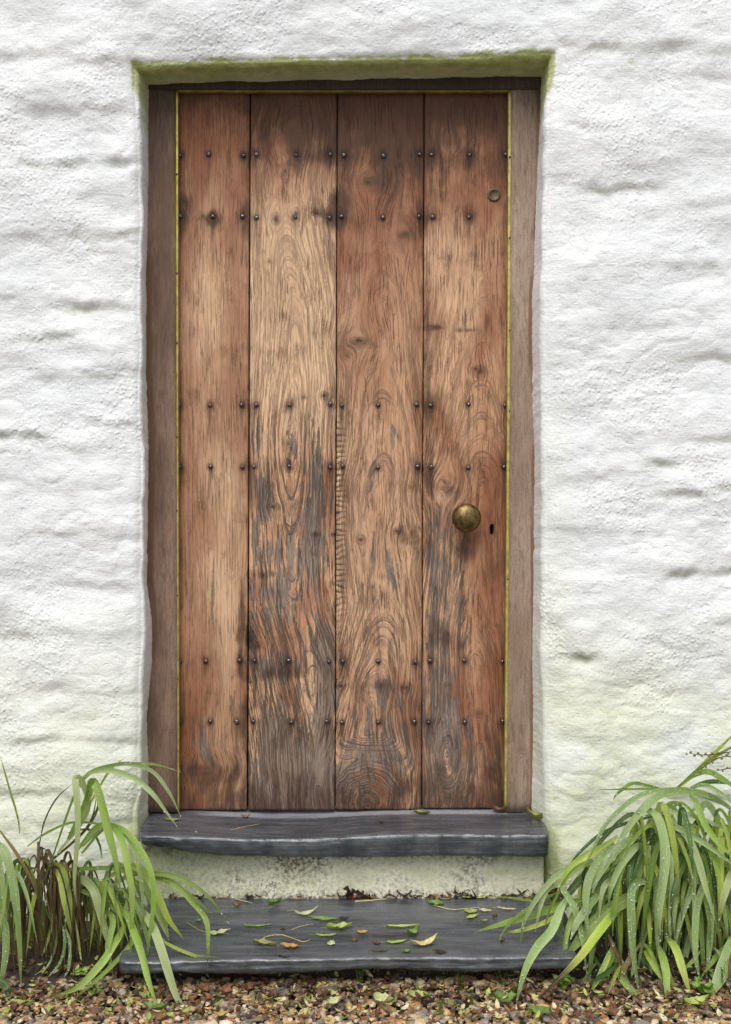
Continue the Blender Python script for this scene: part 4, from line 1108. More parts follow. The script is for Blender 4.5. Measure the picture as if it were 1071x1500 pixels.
# ---- right clump
right = empty('strap_leaved_plant', W(990, 1440, -0.33), 'dense dewy strap leaved plant right of the steps, spilling over the slate', 'plant', 'strap leaved plants flanking the steps')
RB_ = [
    ('w', 15, 0, [(1085, 1195, -.30), (1045, 1168, -.32), (1008, 1159, -.34), (972, 1162, -.37), (943, 1184, -.39), (917, 1217, -.41), (899, 1250, -.42), (876, 1290, -.43)]),
    ('w', 10, 0, [(1075, 1185, -.30), (1019, 1163, -.32), (972, 1158, -.33), (936, 1166, -.35), (906, 1188, -.37), (884, 1213, -.38), (866, 1250, -.39), (847, 1288, -.40)]),
    ('g', 5, 0, [(1040, 1165, -.28), (1008, 1156, -.28), (965, 1156, -.29), (921, 1156, -.30), (865, 1157, -.31)]),
    ('g', 7, 0, [(975, 1157, -.27), (945, 1150, -.28), (925, 1148, -.29), (905, 1162, -.30), (898, 1172, -.30)]),
    ('y', 9, 0, [(985, 1160, -.26), (1012, 1138, -.27), (1045, 1105, -.28), (1080, 1070, -.29)]),
    ('g', 8, 0, [(988, 1158, -.28), (1020, 1130, -.29), (1050, 1107, -.30), (1090, 1085, -.31)]),
    ('d', 7, 0, [(960, 1195, -.32), (920, 1205, -.33), (880, 1222, -.34), (850, 1248, -.35), (832, 1270, -.35)]),
    ('y', 16, 0, [(905, 1225, -.34), (885, 1240, -.36), (863, 1252, -.37), (841, 1268, -.38), (824, 1294, -.39), (812, 1322, -.40)]),
    ('p', 10, 0, [(825, 1297, -.36), (804, 1301, -.38), (793, 1323, -.40), (784, 1365, -.41)]),
    ('y', 4.5, 0, [(860, 1320, -.36), (825, 1322, -.37), (790, 1321, -.38), (746, 1315, -.38), (700, 1312, -.37)]),
    ('g', 15, 0, [(865, 1312, -.36), (825, 1326, -.38), (790, 1337, -.39), (746, 1350, -.41), (693, 1366, -.42)]),
    ('g', 6, 0, [(830, 1300, -.37), (800, 1316, -.39), (764, 1337, -.41), (738, 1363, -.42), (729, 1390, -.43)]),
    ('y', 9, 0, [(830, 1330, -.36), (800, 1350, -.40), (765, 1362, -.41), (740, 1366, -.41)]),
    ('w', 17, 0, [(835, 1310, -.38), (822, 1330, -.42), (808, 1363, -.47), (786, 1389, -.51), (768, 1425, -.54), (756, 1471, -.56)]),
    ('d', 14, 0, [(825, 1325, -.37), (820, 1350, -.40), (806, 1372, -.42), (790, 1392, -.42)]),
    ('g', 13, 0, [(850, 1325, -.38), (841, 1337, -.41), (830, 1370, -.44), (828, 1407, -.46), (836, 1442, -.47)]),
    ('w', 12, 0, [(812, 1298, -.38), (822, 1300, -.40), (841, 1330, -.44), (852, 1370, -.46), (860, 1428, -.48)]),
    ('p', 12, 0, [(925, 1288, -.36), (903, 1286, -.39), (884, 1301, -.42), (877, 1347, -.44)]),
    ('w', 16, 0, [(970, 1285, -.37), (943, 1290, -.42), (926, 1303, -.46), (925, 1345, -.49), (928, 1396, -.51), (937, 1462, -.52)]),
    ('w', 23, 0.12, [(945, 1185, -.36), (962, 1195, -.40), (974, 1235, -.43), (972, 1286, -.45), (965, 1337, -.46), (967, 1383, -.46)]),
    ('p', 9, 0.08, [(975, 1230, -.38), (983, 1258, -.42), (984, 1300, -.43), (981, 1350, -.44), (983, 1382, -.44)]),
    ('w', 17, 0, [(1010, 1235, -.36), (1019, 1257, -.39), (1016, 1294, -.42), (998, 1345, -.44), (984, 1402, -.45)]),
    ('p', 13, 0, [(990, 1215, -.37), (1008, 1228, -.41), (1023, 1261, -.44), (1034, 1301, -.46), (1050, 1355, -.47)]),
    ('w', 12, 0, [(960, 1200, -.36), (979, 1206, -.38), (1027, 1232, -.42), (1085, 1275, -.45)]),
    ('w', 9, 0, [(945, 1195, -.35), (985, 1190, -.37), (1030, 1200, -.38), (1085, 1225, -.40)]),
    ('g', 12, 0.05, [(1010, 1165, -.36), (1020, 1176, -.39), (1032, 1206, -.42), (1055, 1238, -.44), (1085, 1262, -.45)]),
    ('g', 12, 0.12, [(1035, 1240, -.38), (1048, 1262, -.42), (1055, 1295, -.43), (1062, 1340, -.44), (1068, 1386, -.44)]),
    ('w', 14, 0.06, [(1045, 1280, -.38), (1030, 1300, -.42), (1020, 1337, -.44), (1019, 1396, -.46), (1026, 1438, -.46)]),
    ('w', 14, 0.05, [(1040, 1310, -.38), (1042, 1330, -.41), (1040, 1375, -.43), (1034, 1438, -.45)]),
    ('p', 15, 0, [(1085, 1260, -.40), (1070, 1285, -.43), (1060, 1315, -.45), (1054, 1348, -.45)]),
    ('y', 16, 0.28, [(915, 1325, -.38), (899, 1338, -.42), (872, 1372, -.47), (845, 1407, -.52), (788, 1464, -.56)]),
    ('g', 24, 0, [(960, 1300, -.36), (935, 1310, -.39), (890, 1335, -.42), (850, 1375, -.45), (828, 1405, -.46)]),
    ('y', 15, 0.10, [(975, 1370, -.42), (990, 1390, -.46), (1000, 1420, -.49), (1013, 1462, -.51)]),
    ('g', 11, 0, [(900, 1380, -.42), (892, 1400, -.46), (878, 1430, -.49), (862, 1460, -.51)]),
    ('b', 9, 0, [(890, 1365, -.43), (898, 1385, -.46), (908, 1410, -.47), (905, 1432, -.47)]),
    ('r', 10, 0, [(940, 1380, -.44), (922, 1405, -.47), (912, 1425, -.48), (908, 1438, -.48)]),
    ('g', 13, 0, [(900, 1420, -.46), (920, 1445, -.50), (938, 1460, -.52)]),
    ('w', 26, 0, [(1085, 1360, -.42), (1071, 1390, -.46), (1055, 1430, -.49), (1040, 1462, -.51)]),
    ('g', 17, 0, [(965, 1385, -.43), (975, 1420, -.48), (978, 1478, -.53)]),
    ('d', 7, 0, [(978, 1192, -.34), (980, 1215, -.36), (990, 1240, -.38), (1003, 1255, -.39)]),
    ('g', 13, 0, [(985, 1195, -.30), (965, 1230, -.33), (945, 1260, -.34), (932, 1300, -.34)]),
    ('y', 10, 0, [(960, 1200, -.30), (940, 1230, -.33), (925, 1270, -.34), (918, 1310, -.34)]),
    ('w', 14, 0, [(945, 1215, -.36), (915, 1235, -.39), (890, 1262, -.41), (868, 1300, -.42), (862, 1340, -.42)]),
    ('w', 16, 0, [(900, 1235, -.37), (880, 1255, -.40), (862, 1290, -.43), (858, 1330, -.45), (862, 1375, -.46)]),
    ('w', 14, 0, [(890, 1300, -.38), (868, 1320, -.43), (846, 1350, -.46), (835, 1378, -.47)]),
    ('w', 9, 0, [(1000, 1160, -.30), (1030, 1150, -.32), (1060, 1165, -.35), (1085, 1190, -.36)]),
    ('d', 9, 0, [(1000, 1160, -.28), (1040, 1145, -.30), (1085, 1150, -.33)]),
    ('g', 12, 0, [(1010, 1140, -.30), (1035, 1130, -.32), (1060, 1142, -.34), (1085, 1160, -.36)]),
]
rr_ = random.Random(33)
for cname, w, tip, pts in RB_:
    blade(right, [W(*p) for p in pts], px(w) * 0.96, cname, tip, dew=0.22 if cname == 'w' else 0.06, twist=rr_.uniform(-.4, .4), rnd=rr_)
for k in range(200):
    bu, bv = rr_.gauss(990, 60), rr_.uniform(1180, 1330)
    if bu < 850: bu = 870 + rr_.random() * 60
    if bu < 930: bv = max(bv, 1270)
    du = rr_.uniform(-70, 60) + (bu - 990) * .3; y0 = rr_.uniform(-.38, -.22)
    y1 = y0 - rr_.uniform(.02, .10); ln = rr_.uniform(80, 150)
    pts = [W(bu - du * .3, bv + 90, y0 + .02), W(bu, bv, y0 - .01), W(bu + du * .5, bv + rr_.uniform(5, 25), (y0 + y1) / 2), W(bu + du * .9, bv + ln * .6, y1), W(bu + du, min(1475, bv + ln), y1 - .005)]
    blade(right, pts, px(rr_.uniform(5, 14)), rr_.choice('gwwdgdygy'), rr_.choice([0, 0, 0, .15]), twist=rr_.uniform(-1, 1), dew=0.05, rnd=rr_)
for k in range(30):
    bu, bv = rr_.uniform(860, 1080), rr_.uniform(1380, 1425)
    du = rr_.uniform(-50, 40); y0 = rr_.uniform(-.48, -.38)
    pts = [W(bu, bv, y0), W(bu + du * .4, bv + 15, y0 - .03), W(bu + du, bv + rr_.uniform(30, 60), y0 - .06)]
    blade(right, pts, px(rr_.uniform(6, 14)), rr_.choice('gydgbw'), rr_.choice([0, 0, .2]), twist=rr_.uniform(-1, 1), rnd=rr_)
# seed stalks with beads
def seed_stalk(pts, n, col, r):
    s = blade(right, pts, px(2.0), 'b', 0, 'seed_stalk', keel=.8)
    C = bez(pts, n)
    V = []; Fc = []; Cc = []
    bm = bmesh.new(); bmesh.ops.create_icosphere(bm, subdivisions=1, radius=1)
    bv = [v.co.copy() for v in bm.verts]; bf = [[v.index for v in f.verts] for f in bm.faces]; bm.free()
    L0 = Vector(right.location)
    for i, c in enumerate(C):
        q = c + Vector((0, random.uniform(-.003, .001), (1 if i % 2 else -1) * r * .8)) - L0
        b = len(V); rr = r * random.uniform(.8, 1.15)
        V += [tuple(v * rr + q) for v in bv]; Fc += [[b + k for k in f] for f in bf]
        Cc += [col] * len(bv)
    o = obj('seed_beads', mesh_from(V, Fc, True, dict(Col=np.array(Cc, float))), MT['stone'], s)
    o['kind'] = 'stuff'
seed_stalk([W(1090, 1098, -.33), W(1060, 1103, -.33), W(1035, 1106, -.33), W(1006, 1103, -.33)], 17, (0.20, 0.17, 0.04), 0.0036)
seed_stalk([W(1090, 1112, -.31), W(1062, 1108, -.31), W(1040, 1117, -.31), W(1025, 1128, -.31)], 11, (0.26, 0.20, 0.05), 0.0036)
seed_stalk([W(1085, 1122, -.31), W(1065, 1126, -.32), W(1045, 1130, -.33)], 7, (0.16, 0.16, 0.05), 0.003)
dew_on(right)

# ------------------------------------------------------------------ gravel
def gravel():
    rg = np.random.default_rng(4)
    bm = bmesh.new(); bmesh.ops.create_icosphere(bm, subdivisions=1, radius=1)
    bv = np.array([v.co[:] for v in bm.verts]); bf = np.array([[v.index for v in f.verts] for f in bm.faces]); bm.free()
    pal = np.array([(0.50, 0.36, 0.22), (0.44, 0.29, 0.16), (0.40, 0.18, 0.08), (0.52, 0.42, 0.30), (0.60, 0.52, 0.40), (0.58, 0.47, 0.34), (0.30, 0.25, 0.20), (0.20, 0.19, 0.19), (0.62, 0.55, 0.45), (0.28, 0.24, 0.21), (0.47, 0.32, 0.18), (0.14, 0.10, 0.08), (0.55, 0.40, 0.20)])
    N = 9500
    V = []; Fc = []; C = []
    xs = rg.uniform(-1.15, 1.15, N); ys = rg.uniform(-0.80, -0.44, N)
    for i in range(N):
        r = rg.choice([0.0045, 0.0065, 0.009, 0.013], p=[.40, .34, .19, .07]) * rg.uniform(.8, 1.2)
        sc = np.array([rg.uniform(.8, 1.35), rg.uniform(.7, 1.1), rg.uniform(.35, .7)]) * r
        M = Matrix.Rotation(rg.uniform(0, 6.28), 3, 'Z') @ Matrix.Rotation(rg.uniform(-.5, .5), 3, 'X')
        b = np.clip(bv * (1 + rg.uniform(-.25, .25, (len(bv), 1))), -rg.uniform(.55, .9, 3), rg.uniform(.55, .9, 3)) * sc * 1.2
        b = b @ np.array(M).T
        bank = 0.016 * float(sst(-0.56, -0.46, np.array(ys[i])))
        z = rg.uniform(-0.004, 0.006) + bank
        V.append(b + [xs[i], ys[i], z]); Fc.append(bf + i * len(bv))
        c = pal[rg.integers(len(pal))] * np.array([1.25, 1.18, 1.05]) * rg.uniform(.65, 1.3)
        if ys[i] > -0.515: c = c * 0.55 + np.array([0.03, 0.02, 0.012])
        C.append(np.repeat(c[None], len(bv), 0))
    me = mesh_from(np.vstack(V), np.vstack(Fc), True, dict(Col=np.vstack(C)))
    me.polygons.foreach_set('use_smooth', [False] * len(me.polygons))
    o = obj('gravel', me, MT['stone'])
    tag(o, 'wet brown and cream gravel along the foot of the steps', 'gravel', kind='stuff')
gravel()

# ------------------------------------------------------------------ fallen leaves and twigs
def leaf_mesh(L, Wd, curl, fold, colA, colB, rnd, kind='oval', rag=0.0):
    n = 11; V = []; C = []; Fc = []
    ph = rnd.uniform(0, 6.28)
    for i in range(n):
        t = i / (n - 1)
        w = math.sin(math.pi * min(1, t * 1.02 + 0.0)) ** (0.75 if kind == 'oval' else 0.5) * (1 - 0.35 * t)
        if kind == 'blade': w = math.sin(math.pi * t) ** 0.45 * (1 - .3 * t)
        z0 = curl * L * (t - 0.5) ** 2 * 1.6
        for s in (-1, -.5, 0, .5, 1):
            ww = w * Wd / 2 * (1 + rag * rnd.uniform(-1, 1) * abs(s))
            V.append(((t - 0.5) * L, s * ww + 0.06 * L * math.sin(t * 3 + ph), z0 + abs(s) ** 1.3 * fold * Wd + 0.04 * Wd * math.sin(t * 14 + ph + s * 2)))
            m = min(1, max(0, 0.5 + 0.5 * math.sin(t * 4 + ph + s) + rnd.uniform(-.15, .15)))
            c = [a * (1 - m) + b * m for a, b in zip(colA, colB)]
            if s == 0: c = [min(1, k * 1.25) for k in c]
            C.append(c)
    for i in range(n - 1):
        for k in range(4): Fc.append((i * 5 + k, i * 5 + k + 1, i * 5 + k + 6, i * 5 + k + 5))
    # stalk
    b = len(V)
    for j, (x, r) in enumerate(((-.5 * L, .0009), (-.72 * L, .0006))):
        for a in range(3): V.append((x, r * math.cos(a * 2.1), r * math.sin(a * 2.1) + curl * L * .4)); C.append(colA)
    for a in range(3): Fc.append((b + a, b + (a + 1) % 3, b + 3 + (a + 1) % 3, b + 3 + a))
    return mesh_from(V, Fc, True, dict(Col=np.array(C)))
PAL = dict(pale=((0.46, 0.50, 0.20), (0.60, 0.60, 0.32)), green=((0.10, 0.20, 0.03), (0.20, 0.33, 0.06)), lime=((0.30, 0.40, 0.06), (0.44, 0.50, 0.12)), brown=((0.09, 0.04, 0.02), (0.20, 0.09, 0.04)),
           dark=((0.03, 0.02, 0.013), (0.07, 0.04, 0.025)), orange=((0.52, 0.22, 0.05), (0.50, 0.42, 0.12)), yellow=((0.60, 0.50, 0.20), (0.70, 0.62, 0.36)), red=((0.22, 0.07, 0.035), (0.32, 0.14, 0.07)), olive=((0.16, 0.17, 0.04), (0.30, 0.30, 0.09)))
rf_ = random.Random(8)
def fallen(u, v, z, Lp, Wp, ang, col, label, group=None, curl=.13, fold=.14, kind='oval', rag=.15, tilt=0, cat='leaf', name='fallen_leaf', lift=0.002):
    p = onplane(u, v, z)
    s = (D + p.y) / F
    ca, cb = PAL[col]
    # a lying leaf is foreshortened: its drawn width grows with depth
    me = leaf_mesh(Lp * s, Wp * s * (2.0 if kind == 'oval' else 1.6), curl, fold, ca, cb, rf_, kind, rag)
    o = obj(name, me, MT['dead'], None, p + Vector((0, 0, lift)))
    o.rotation_euler = (tilt, rf_.uniform(-.1, .1), math.radians(ang))
    tag(o, label, cat, group)
    return o
def twig(pts, r, col, label, group=None, name='twig', cat='twig'):
    C = bez(pts, 10); V = []; Fc = []; Cc = []
    p0 = C[0].copy()
    for i, c in enumerate(C):
        for a in range(5):
            V.append(tuple(c - p0 + Vector((0, math.cos(a * 1.257), math.sin(a * 1.257))) * r * (1.2 - .6 * i / 9) + Vector((0, 0, r)))); Cc.append(col)
        if i:
            for a in range(5): Fc.append(((i - 1) * 5 + a, (i - 1) * 5 + (a + 1) % 5, i * 5 + (a + 1) % 5, i * 5 + a))
    o = obj(name, mesh_from(V, Fc, True, dict(Col=np.array(Cc, float))), MT['dead'], None, p0)
    return tag(o, label, cat, group)
zs = Z_STEP
GS = 'leaves fallen on the lower slate step'
fallen(348, 1327, zs, 15, 7, 5, 'red', 'small reddish brown curled leaf at the back left of the lower step', GS, curl=.5)
fallen(402, 1326, zs, 22, 6, 40, 'green', 'small green leaf pair standing near the back of the lower step', GS, fold=.5)
fallen(448, 1340, zs, 38, 7, 12, 'pale', 'slender pale green curled leaf behind the ragged green cluster on the step', GS, curl=.5)
fallen(475, 1349, zs, 42, 7, -4, 'green', 'dark green flat leaf between the slender pale leaf and the ragged one on the step', GS)
fallen(504, 1347, zs, 13, 6, 0, 'dark', 'tiny dark brown leaf scrap beside the dark green leaf on the step', GS)
fallen(497, 1361, zs, 38, 10, 8, 'lime', 'ragged pale yellow green leaf with torn edge, mid step', GS, rag=.5, fold=.3)
fallen(478, 1371, zs, 34, 4, 4, 'lime', 'narrow yellow green leaf strip below the ragged leaf on the step', GS, kind='blade')
fallen(486, 1384, zs, 14, 7, 80, 'pale', 'small pale oval leaf with tip pointing at the viewer on the step', GS)
fallen(388, 1386, zs, 36, 8, -8, 'olive', 'olive green leaf lying end to end with the orange leaf on the step', GS, rag=.3, fold=.3)
fallen(424, 1389, zs, 28, 8, 4, 'orange', 'orange and yellow leaf near the front edge of the step', GS, rag=.3, fold=.25)
fallen(322, 1368, zs, 32, 9, 10, 'pale', 'pale ragged green leaf beside the drooping blades of the left plant', GS, rag=.5)
fallen(291, 1350, zs, 9, 6, 60, 'green', 'small bright green leaf close to the left plant on the step', GS)
fallen(377, 1358, zs, 42, 4, 2, 'green', 'long thin green leaf blade lying flat on the left of the step', GS, kind='blade')
fallen(415, 1402, zs, 20, 4, -20, 'dark', 'thin dark leaf at the step front below the orange leaf', GS, kind='blade')
fallen(531, 1367, zs, 18, 6, 10, 'orange', 'small mottled yellow brown leaf in the middle of the step', GS)
fallen(590, 1361, zs, 48, 5, -5, 'lime', 'long folded yellow green leaf right of the step middle', GS, kind='blade', fold=.4)
fallen(604, 1372, zs, 24, 8, 35, 'green', 'bright green curled leaf touching the long folded leaf', GS, curl=.8, fold=.4)
fallen(581, 1381, zs, 34, 5, 8, 'lime', 'pale green pointed leaf below the bright curled leaf', GS)
fallen(622, 1385, zs, 44, 9, 24, 'yellow', 'large cream yellow leaf with raised tip near the step front', GS, curl=.6, fold=.2)
fallen(595, 1395, zs, 13, 6, 40, 'green', 'tiny dark green leaf beside the cream leaf on the step', GS)
fallen(552, 1383, zs, 12, 6, -30, 'brown', 'small brown leaf scrap on the middle of the step', GS)
fallen(556, 1394, zs, 24, 4, 12, 'brown', 'thin brown leaf strip at the front middle of the step', GS, kind='blade')
fallen(646, 1395, zs, 19, 7, -5, 'dark', 'flat grey brown wet leaf right of the cream leaf', GS, curl=.05, fold=.02)
fallen(639, 1326, zs, 24, 10, -15, 'green', 'dark green crinkled leaf at the back right of the step', GS, rag=.4)
fallen(690, 1337, zs, 22, 8, 10, 'lime', 'uppermost yellow green leaf of the trio at the right of the step', GS)
fallen(692, 1345, zs, 22, 6, 20, 'lime', 'lowest yellow green leaf of the trio at the right of the step', GS)
fallen(711, 1336, zs, 20, 6, -10, 'pale', 'rightmost pale leaf of the trio at the right of the step', GS)
fallen(742, 1333, zs, 30, 4, 4, 'yellow', 'pale straw coloured leaf strip under the right plant blades', GS, kind='blade')
fallen(695, 1317, zs, 38, 4, 0, 'lime', 'thin pale green leaf strip along the back right of the step', GS, kind='blade')
fallen(725, 1342, zs, 11, 5, 60, 'brown', 'small brown leaf just left of the right plant blades', GS)
fallen(710, 1350, zs, 12, 5, 0, 'olive', 'tiny olive leaf below the trio at the right of the step', GS)
fallen(415, 1362, zs, 9, 5, 90, 'brown', 'tiny brown leaf behind the curved yellow stalk on the step', GS)
fallen(735, 1378, zs, 13, 5, 70, 'brown', 'small brown leaf below the long dark green blade tip', GS)
fallen(520, 1379, zs, 10, 5, 0, 'brown', 'tiny brown fragment left of the step centre front', GS)
T = lambda l, z: [onplane(u, v, z) for u, v in l]
twig(T([(378, 1383), (388, 1374), (410, 1370), (430, 1376), (445, 1381), (455, 1377)], zs), .0016, (0.50, 0.45, 0.16), 'curved yellow leaf stalk above the olive leaf on the step')
twig(T([(274, 1352), (290, 1362), (310, 1368), (335, 1368)], zs), .0012, (0.40, 0.36, 0.16), 'straw coloured stalk at the left of the step')
twig(T([(345, 1318), (358, 1321), (370, 1324)], zs), .0017, (0.52, 0.47, 0.24), 'pale straw twig at the back left of the step')
twig(T([(427, 1363), (440, 1358), (458, 1354)], zs), .0013, (0.45, 0.42, 0.18), 'short olive stalk behind the ragged leaf cluster')
twig(T([(520, 1322), (545, 1320), (566, 1318)], zs), .0022, (0.55, 0.50, 0.26), 'pale straight twig at the back middle of the step')
twig(T([(636, 1327), (660, 1333), (680, 1332), (702, 1330)], zs), .0014, (0.56, 0.52, 0.24), 'pale stalk joining the leaves at the back right of the step')
twig(T([(545, 1369), (580, 1370), (612, 1362)], zs), .0009, (0.16, 0.08, 0.04), 'thin dark twig across the step middle')
twig(T([(430, 1318), (445, 1313), (452, 1306)], zs), .0014, (0.45, 0.38, 0.18), 'short bent straw leaning against the riser foot')
ZL = Z_SILL - 0.012
GU = 'leaves fallen on the slate sill'
fallen(360, 1198, ZL, 12, 5, 5, 'red', 'small red brown leaf near the door on the sill', GU, curl=.5)
fallen(285, 1223, ZL - .0, 10, 8, 30, 'lime', 'small bright green leaf on the front edge of the sill', GU)
fallen(253, 1203, ZL + .006, 24, 6, -10, 'olive', 'yellow green leaf at the left end of the sill', GU)
fallen(618, 1193, Z_SILL - .003, 24, 6, -8, 'olive', 'olive leaf lying right of the sill middle', GU, fold=.3)
fallen(559, 1206, Z_SILL - .006, 6, 4, 0, 'dark', 'tiny dark speck of leaf on the middle of the sill', GU)
fallen(731, 1191, Z_SILL - .003, 24, 8, -5, 'brown', 'curled brown leaf against the foot of the right jamb', GU, curl=.6, fold=.35)
fallen(784, 1201, Z_SILL, 26, 10, -12, 'olive', 'curled olive brown leaf at the right end of the sill', GU, curl=.7, fold=.4)
fallen(272, 1187, Z_SILL - .004, 12, 4, 8, 'red', 'small red leaf sliver at the door foot by the left jamb', GU)
twig(T([(338, 1217), (352, 1213), (368, 1210), (380, 1208)], ZL), .0013, (0.40, 0.30, 0.14), 'short brown and straw twig on the left half of the sill')
# dead leaves drifted against the riser: the larger ones, left to right
DR = [(338, 'brown', 18, 6), (368, 'dark', 22, 7), (392, 'dark', 18, 6), (428, 'red', 16, 5), (466, 'dark', 20, 6), (508, 'dark', 22, 9), (519, 'dark', 26, 10), (540, 'brown', 24, 10), (556, 'dark', 20, 8), (575, 'red', 26, 11), (592, 'dark', 22, 7),
      (612, 'dark', 20, 6), (634, 'olive', 26, 6), (655, 'brown', 18, 7), (674, 'red', 26, 11), (688, 'dark', 22, 8), (712, 'brown', 20, 6), (733, 'dark', 26, 8), (752, 'brown', 28, 9), (771, 'olive', 24, 9), (789, 'dark', 26, 8), (806, 'brown', 24, 8), (822, 'dark', 24, 9)]
ORD = 'first second third fourth fifth sixth seventh eighth ninth tenth eleventh twelfth thirteenth fourteenth fifteenth sixteenth seventeenth eighteenth nineteenth twentieth twenty-first twenty-second twenty-third'.split()
DC = dict(brown='brown', dark='nearly black', red='rusty brown', olive='olive brown')
for k, (u, c, l, w) in enumerate(DR):
    fallen(u, 1313 + rf_.uniform(-2, 3), zs, l, w, rf_.uniform(-40, 40), c, DC[c] + ' curled leaf, ' + ORD[k] + ' from the left along the riser foot', 'dead leaves drifted against the riser',
           curl=rf_.uniform(.05, .3), fold=rf_.uniform(.2, .6), rag=.45, tilt=rf_.uniform(.2, 1.2), lift=rf_.uniform(.003, .008))
for k, u in enumerate((258, 318, 420, 560, 640, 765)):
    twig(T([(u, 1315), (u + 15, 1316 + rf_.uniform(-2, 2)), (u + rf_.uniform(25, 40), 1314 + rf_.uniform(-3, 3))], zs + .003), .0013, (0.42, 0.32, 0.17), 'thin straw stalk, ' + ORD[k] + ' from the left along the riser foot', 'stalks along the riser')
# on the gravel
GG = 'leaves fallen on the gravel'
zg = 0.012
for a in [(502, 1449, 30, 12, 20, 'pale', 'pale green broad leaf on the gravel below the step middle'), (521, 1445, 44, 7, 48, 'brown', 'brown wilted stalk like leaf beside the pale leaf on gravel'), (490, 1475, 24, 9, 30, 'pale', 'pale grey green leaf at the bottom edge left of centre'),
          (612, 1465, 30, 9, -5, 'lime', 'yellow green leaf on the gravel below the step right of centre'), (560, 1473, 26, 14, -12, 'pale', 'pale oval leaf on the gravel near the bottom middle'), (512, 1482, 10, 8, 0, 'orange', 'tiny bright orange leaf on the gravel'),
          (615, 1451, 16, 9, 0, 'olive', 'small olive leaf behind the yellow green leaf on gravel'), (571, 1450, 40, 4, 35, 'yellow', 'thin straw leaf leaning up the gravel near the middle'), (742, 1468, 36, 14, -14, 'green', 'large dark green leaf on gravel under the right plant tip'),
          (227, 1482, 36, 10, -5, 'green', 'dark green leaf on the gravel by the left plant tips'), (325, 1491, 24, 9, 0, 'orange', 'orange brown leaf at the bottom edge left'), (298, 1456, 18, 12, 70, 'red', 'upright reddish leaf on the gravel left of centre'),
          (331, 1458, 22, 10, 80, 'red', 'dusky pink leaf standing beside the upright reddish leaf'), (364, 1452, 18, 10, 60, 'red', 'rusty leaf tucked below the step left of centre'), (540, 1462, 60, 6, 55, 'brown', 'long brown leaf stretched over the gravel near the middle'),
          (665, 1478, 26, 9, -40, 'olive', 'olive leaf on the gravel right of centre bottom'), (700, 1490, 24, 8, 20, 'brown', 'brown leaf at the bottom edge right of centre'), (790, 1488, 34, 12, 10, 'green', 'green leaf at the bottom edge below the right plant'), (1020, 1474, 40, 10, 5, 'lime', 'broad light green leaf at the foot of the right plant'),
          (380, 1440, 26, 10, 40, 'brown', 'brown leaf beneath the step front, left'), (450, 1443, 26, 10, -30, 'brown', 'brown curled leaf beneath the step front, near the small grass'), (575, 1440, 24, 8, 25, 'brown', 'brown curled leaf beneath the step front, middle'), (720, 1442, 26, 9, -25, 'brown', 'brown curled leaf beneath the step front, right'), (140, 1488, 26, 8, 10, 'brown', 'brown leaf at the bottom edge left under the plant')]:
    fallen(a[0], a[1], zg, a[2], a[3], a[4], a[5], a[6], GG, curl=rf_.uniform(.2, .5), fold=rf_.uniform(.1, .35), rag=.2, tilt=rf_.uniform(-.1, .4), lift=.006)
# litter: uncountable bits among the stones
def litter():
    rg = random.Random(6); V = []; Fc = []; C = []
    for k in range(5200):
        x = rg.uniform(-1.1, 1.1); y = rg.uniform(-.62, -.42) if rg.random() < .8 else rg.uniform(-.44, -.2)
        if y > -.44 and abs(x + .05) < .55: continue
        if y < -.54 and rg.random() < .45: continue
        L = rg.uniform(.008, .026); Wd = L * rg.uniform(.15, .55); c = PAL[rg.choice(['brown', 'dark', 'brown', 'red', 'olive', 'brown', 'lime', 'dark', 'yellow'])][rg.randint(0, 1)]
        R = Matrix.Rotation(rg.uniform(0, 6.28), 3, 'Z') @ Matrix.Rotation(rg.uniform(-.6, .6), 3, 'Y') @ Matrix.Rotation(rg.uniform(-.6, .6), 3, 'X')
        z = (.012 if y < -.46 else .03) + rg.uniform(0, .012); b = len(V)
        for i, (a, w) in enumerate(((-.5, .1), (-.2, .9), (.2, 1), (.5, .05))):
            for s in (-1, 0, 1): V.append(tuple(R @ Vector((a * L, s * w * Wd / 2, abs(s) * .15 * Wd + a * a * L * .5)) + Vector((x, y, z)))); C.append(c)
        for i in range(3):
            for s in range(2): Fc.append((b + i * 3 + s, b + i * 3 + s + 1, b + i * 3 + s + 4, b + i * 3 + s + 3))
    for k in range(420):
        u = rg.uniform(205, 835); dens = 0.35 if u < 480 else 1.0
        if rg.random() > dens: continue
        p = onplane(u, rg.uniform(1307, 1318) , Z_STEP); L = rg.uniform(.008, .022); Wd = L * rg.uniform(.2, .6); c = PAL[rg.choice(['brown', 'dark', 'dark', 'red', 'dark'])][rg.randint(0, 1)]
        R = Matrix.Rotation(rg.uniform(-.7, .7), 3, 'Z') @ Matrix.Rotation(rg.uniform(-.6, .6), 3, 'Y') @ Matrix.Rotation(rg.uniform(-.2, 1.4), 3, 'X'); b = len(V)
        for i, (a, w) in enumerate(((-.5, .1), (-.2, .9), (.2, 1), (.5, .05))):
            for s in (-1, 0, 1): V.append(tuple(R @ Vector((a * L, s * w * Wd / 2, abs(s) * .15 * Wd + a * a * L * .5)) + p + Vector((0, 0, rg.uniform(.002, .010))))); C.append(c)
        for i in range(3):
            for s in range(2): Fc.append((b + i * 3 + s, b + i * 3 + s + 1, b + i * 3 + s + 4, b + i * 3 + s + 3))
    o = obj('leaf_litter', mesh_from(V, Fc, True, dict(Col=np.array(C, float))), MT['dead'])
    tag(o, 'scattered crumbs of dead leaf and straw among the stones', 'leaf litter', kind='stuff')
litter()

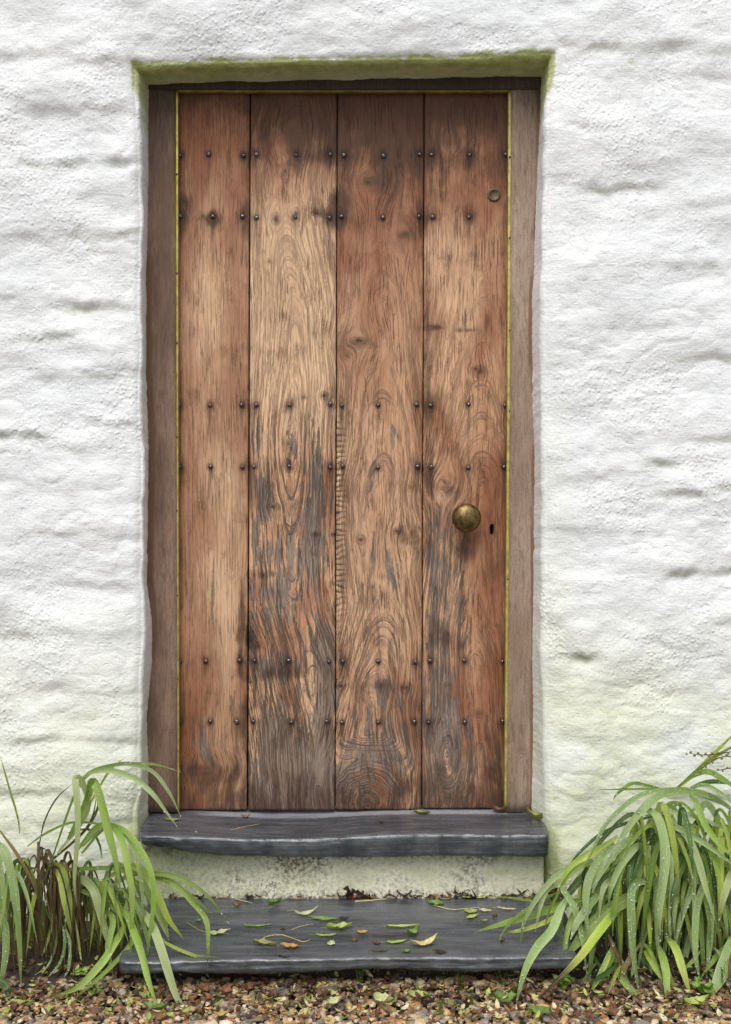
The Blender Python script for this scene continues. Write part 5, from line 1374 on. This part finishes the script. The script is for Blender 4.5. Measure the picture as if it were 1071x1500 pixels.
# small grass tufts and weeds
def tuft(u, v, hpx, n, label, seed, spread=10, col='g'):
    p = onplane(u, v, 0.006); rg = random.Random(seed)
    V = []; Fc = []; C = []; A = []
    for k in range(n):
        a = Vector((rg.uniform(-1, 1) * .004, rg.uniform(-1, 1) * .004, 0)); h = hpx / 650 * rg.uniform(.5, 1)
        d = Vector((rg.uniform(-1, 1), rg.uniform(-1, .6), 0)) * spread / 650
        c = Vector(GREENS[rg.choice([col, 'g', 'y'])][0]) * rg.uniform(.7, 1.1)
        b = len(V)
        for i in range(5):
            t = i / 4; q = a + d * t * t + Vector((0, 0, h * (t - .25 * t * t)))
            w = .0011 * (1 - t * .85)
            V += [tuple(q + Vector((-w, 0, 0))), tuple(q + Vector((w, 0, 0)))]; C += [tuple(c)] * 2; A += [0, 1]
            if i: Fc.append((b + 2 * i - 2, b + 2 * i - 1, b + 2 * i + 1, b + 2 * i))
    o = obj('grass_tuft', mesh_from(V, Fc, True, dict(Col=np.array(C, float), across=np.array(A, float))), MT['blade'], None, p)
    tag(o, label, 'grass', 'grass tufts in the gravel')
tuft(527, 1447, 44, 14, 'small grass tuft under the step beside the pale leaf, centre', 1)
tuft(676, 1448, 46, 18, 'bushiest little grass tuft sprouting below the step, right of centre', 2, 14)
tuft(448, 1448, 26, 7, 'sparse grass shoots under the step left of centre', 3)
tuft(462, 1462, 40, 4, 'thin lone upright shoots on the gravel left of the pale leaf', 4, 6)
tuft(735, 1452, 44, 10, 'grass tuft just left of the right plant hanging tip', 5)
tuft(753, 1460, 40, 8, 'grass tuft right behind the right plant hanging tip', 6)
tuft(646, 1484, 34, 12, 'short bright tuft at the bottom edge right of centre', 7)
tuft(318, 1468, 30, 9, 'short grass shoots near the reddish leaves left', 8)
tuft(690, 1472, 36, 8, 'pale wispy grass shoots near the olive leaf on gravel', 9)
tuft(860, 1490, 26, 14, 'low grass tuft at the bottom edge under the right plant', 10)
def weed(u, v, n, label, seed, size):
    p = onplane(u, v, 0.01); rg = random.Random(seed)
    e = empty('weed', p, label, 'weed')
    for k in range(n):
        a = rg.uniform(0, 6.28); r = rg.uniform(.3, 1) * size
        me = leaf_mesh(size * rg.uniform(.6, 1), size * rg.uniform(.5, .8), .3, .15, (0.12, 0.25, 0.03), (0.28, 0.42, 0.07), rg, 'oval', .2)
        o = obj('leaf', me, MT['dead'], e, (math.cos(a) * r, math.sin(a) * r * .6, rg.uniform(.008, .03)))
        o.rotation_euler = (rg.uniform(-.4, .5), rg.uniform(-.4, .4), a)
weed(825, 1452, 22, 'low bright green broad leaved weed under the right plant', 1, .026)
weed(118, 1440, 9, 'low green weed in the litter below the left plant', 2, .026)
weed(140, 1462, 7, 'tiny clover like weed on the gravel by the left plant', 3, .014)
weed(655, 1440, 7, 'tiny clover like weed under the step front right of centre', 4, .012)
weed(1030, 1460, 10, 'pale green leafy weed at the foot of the right plant', 5, .03)
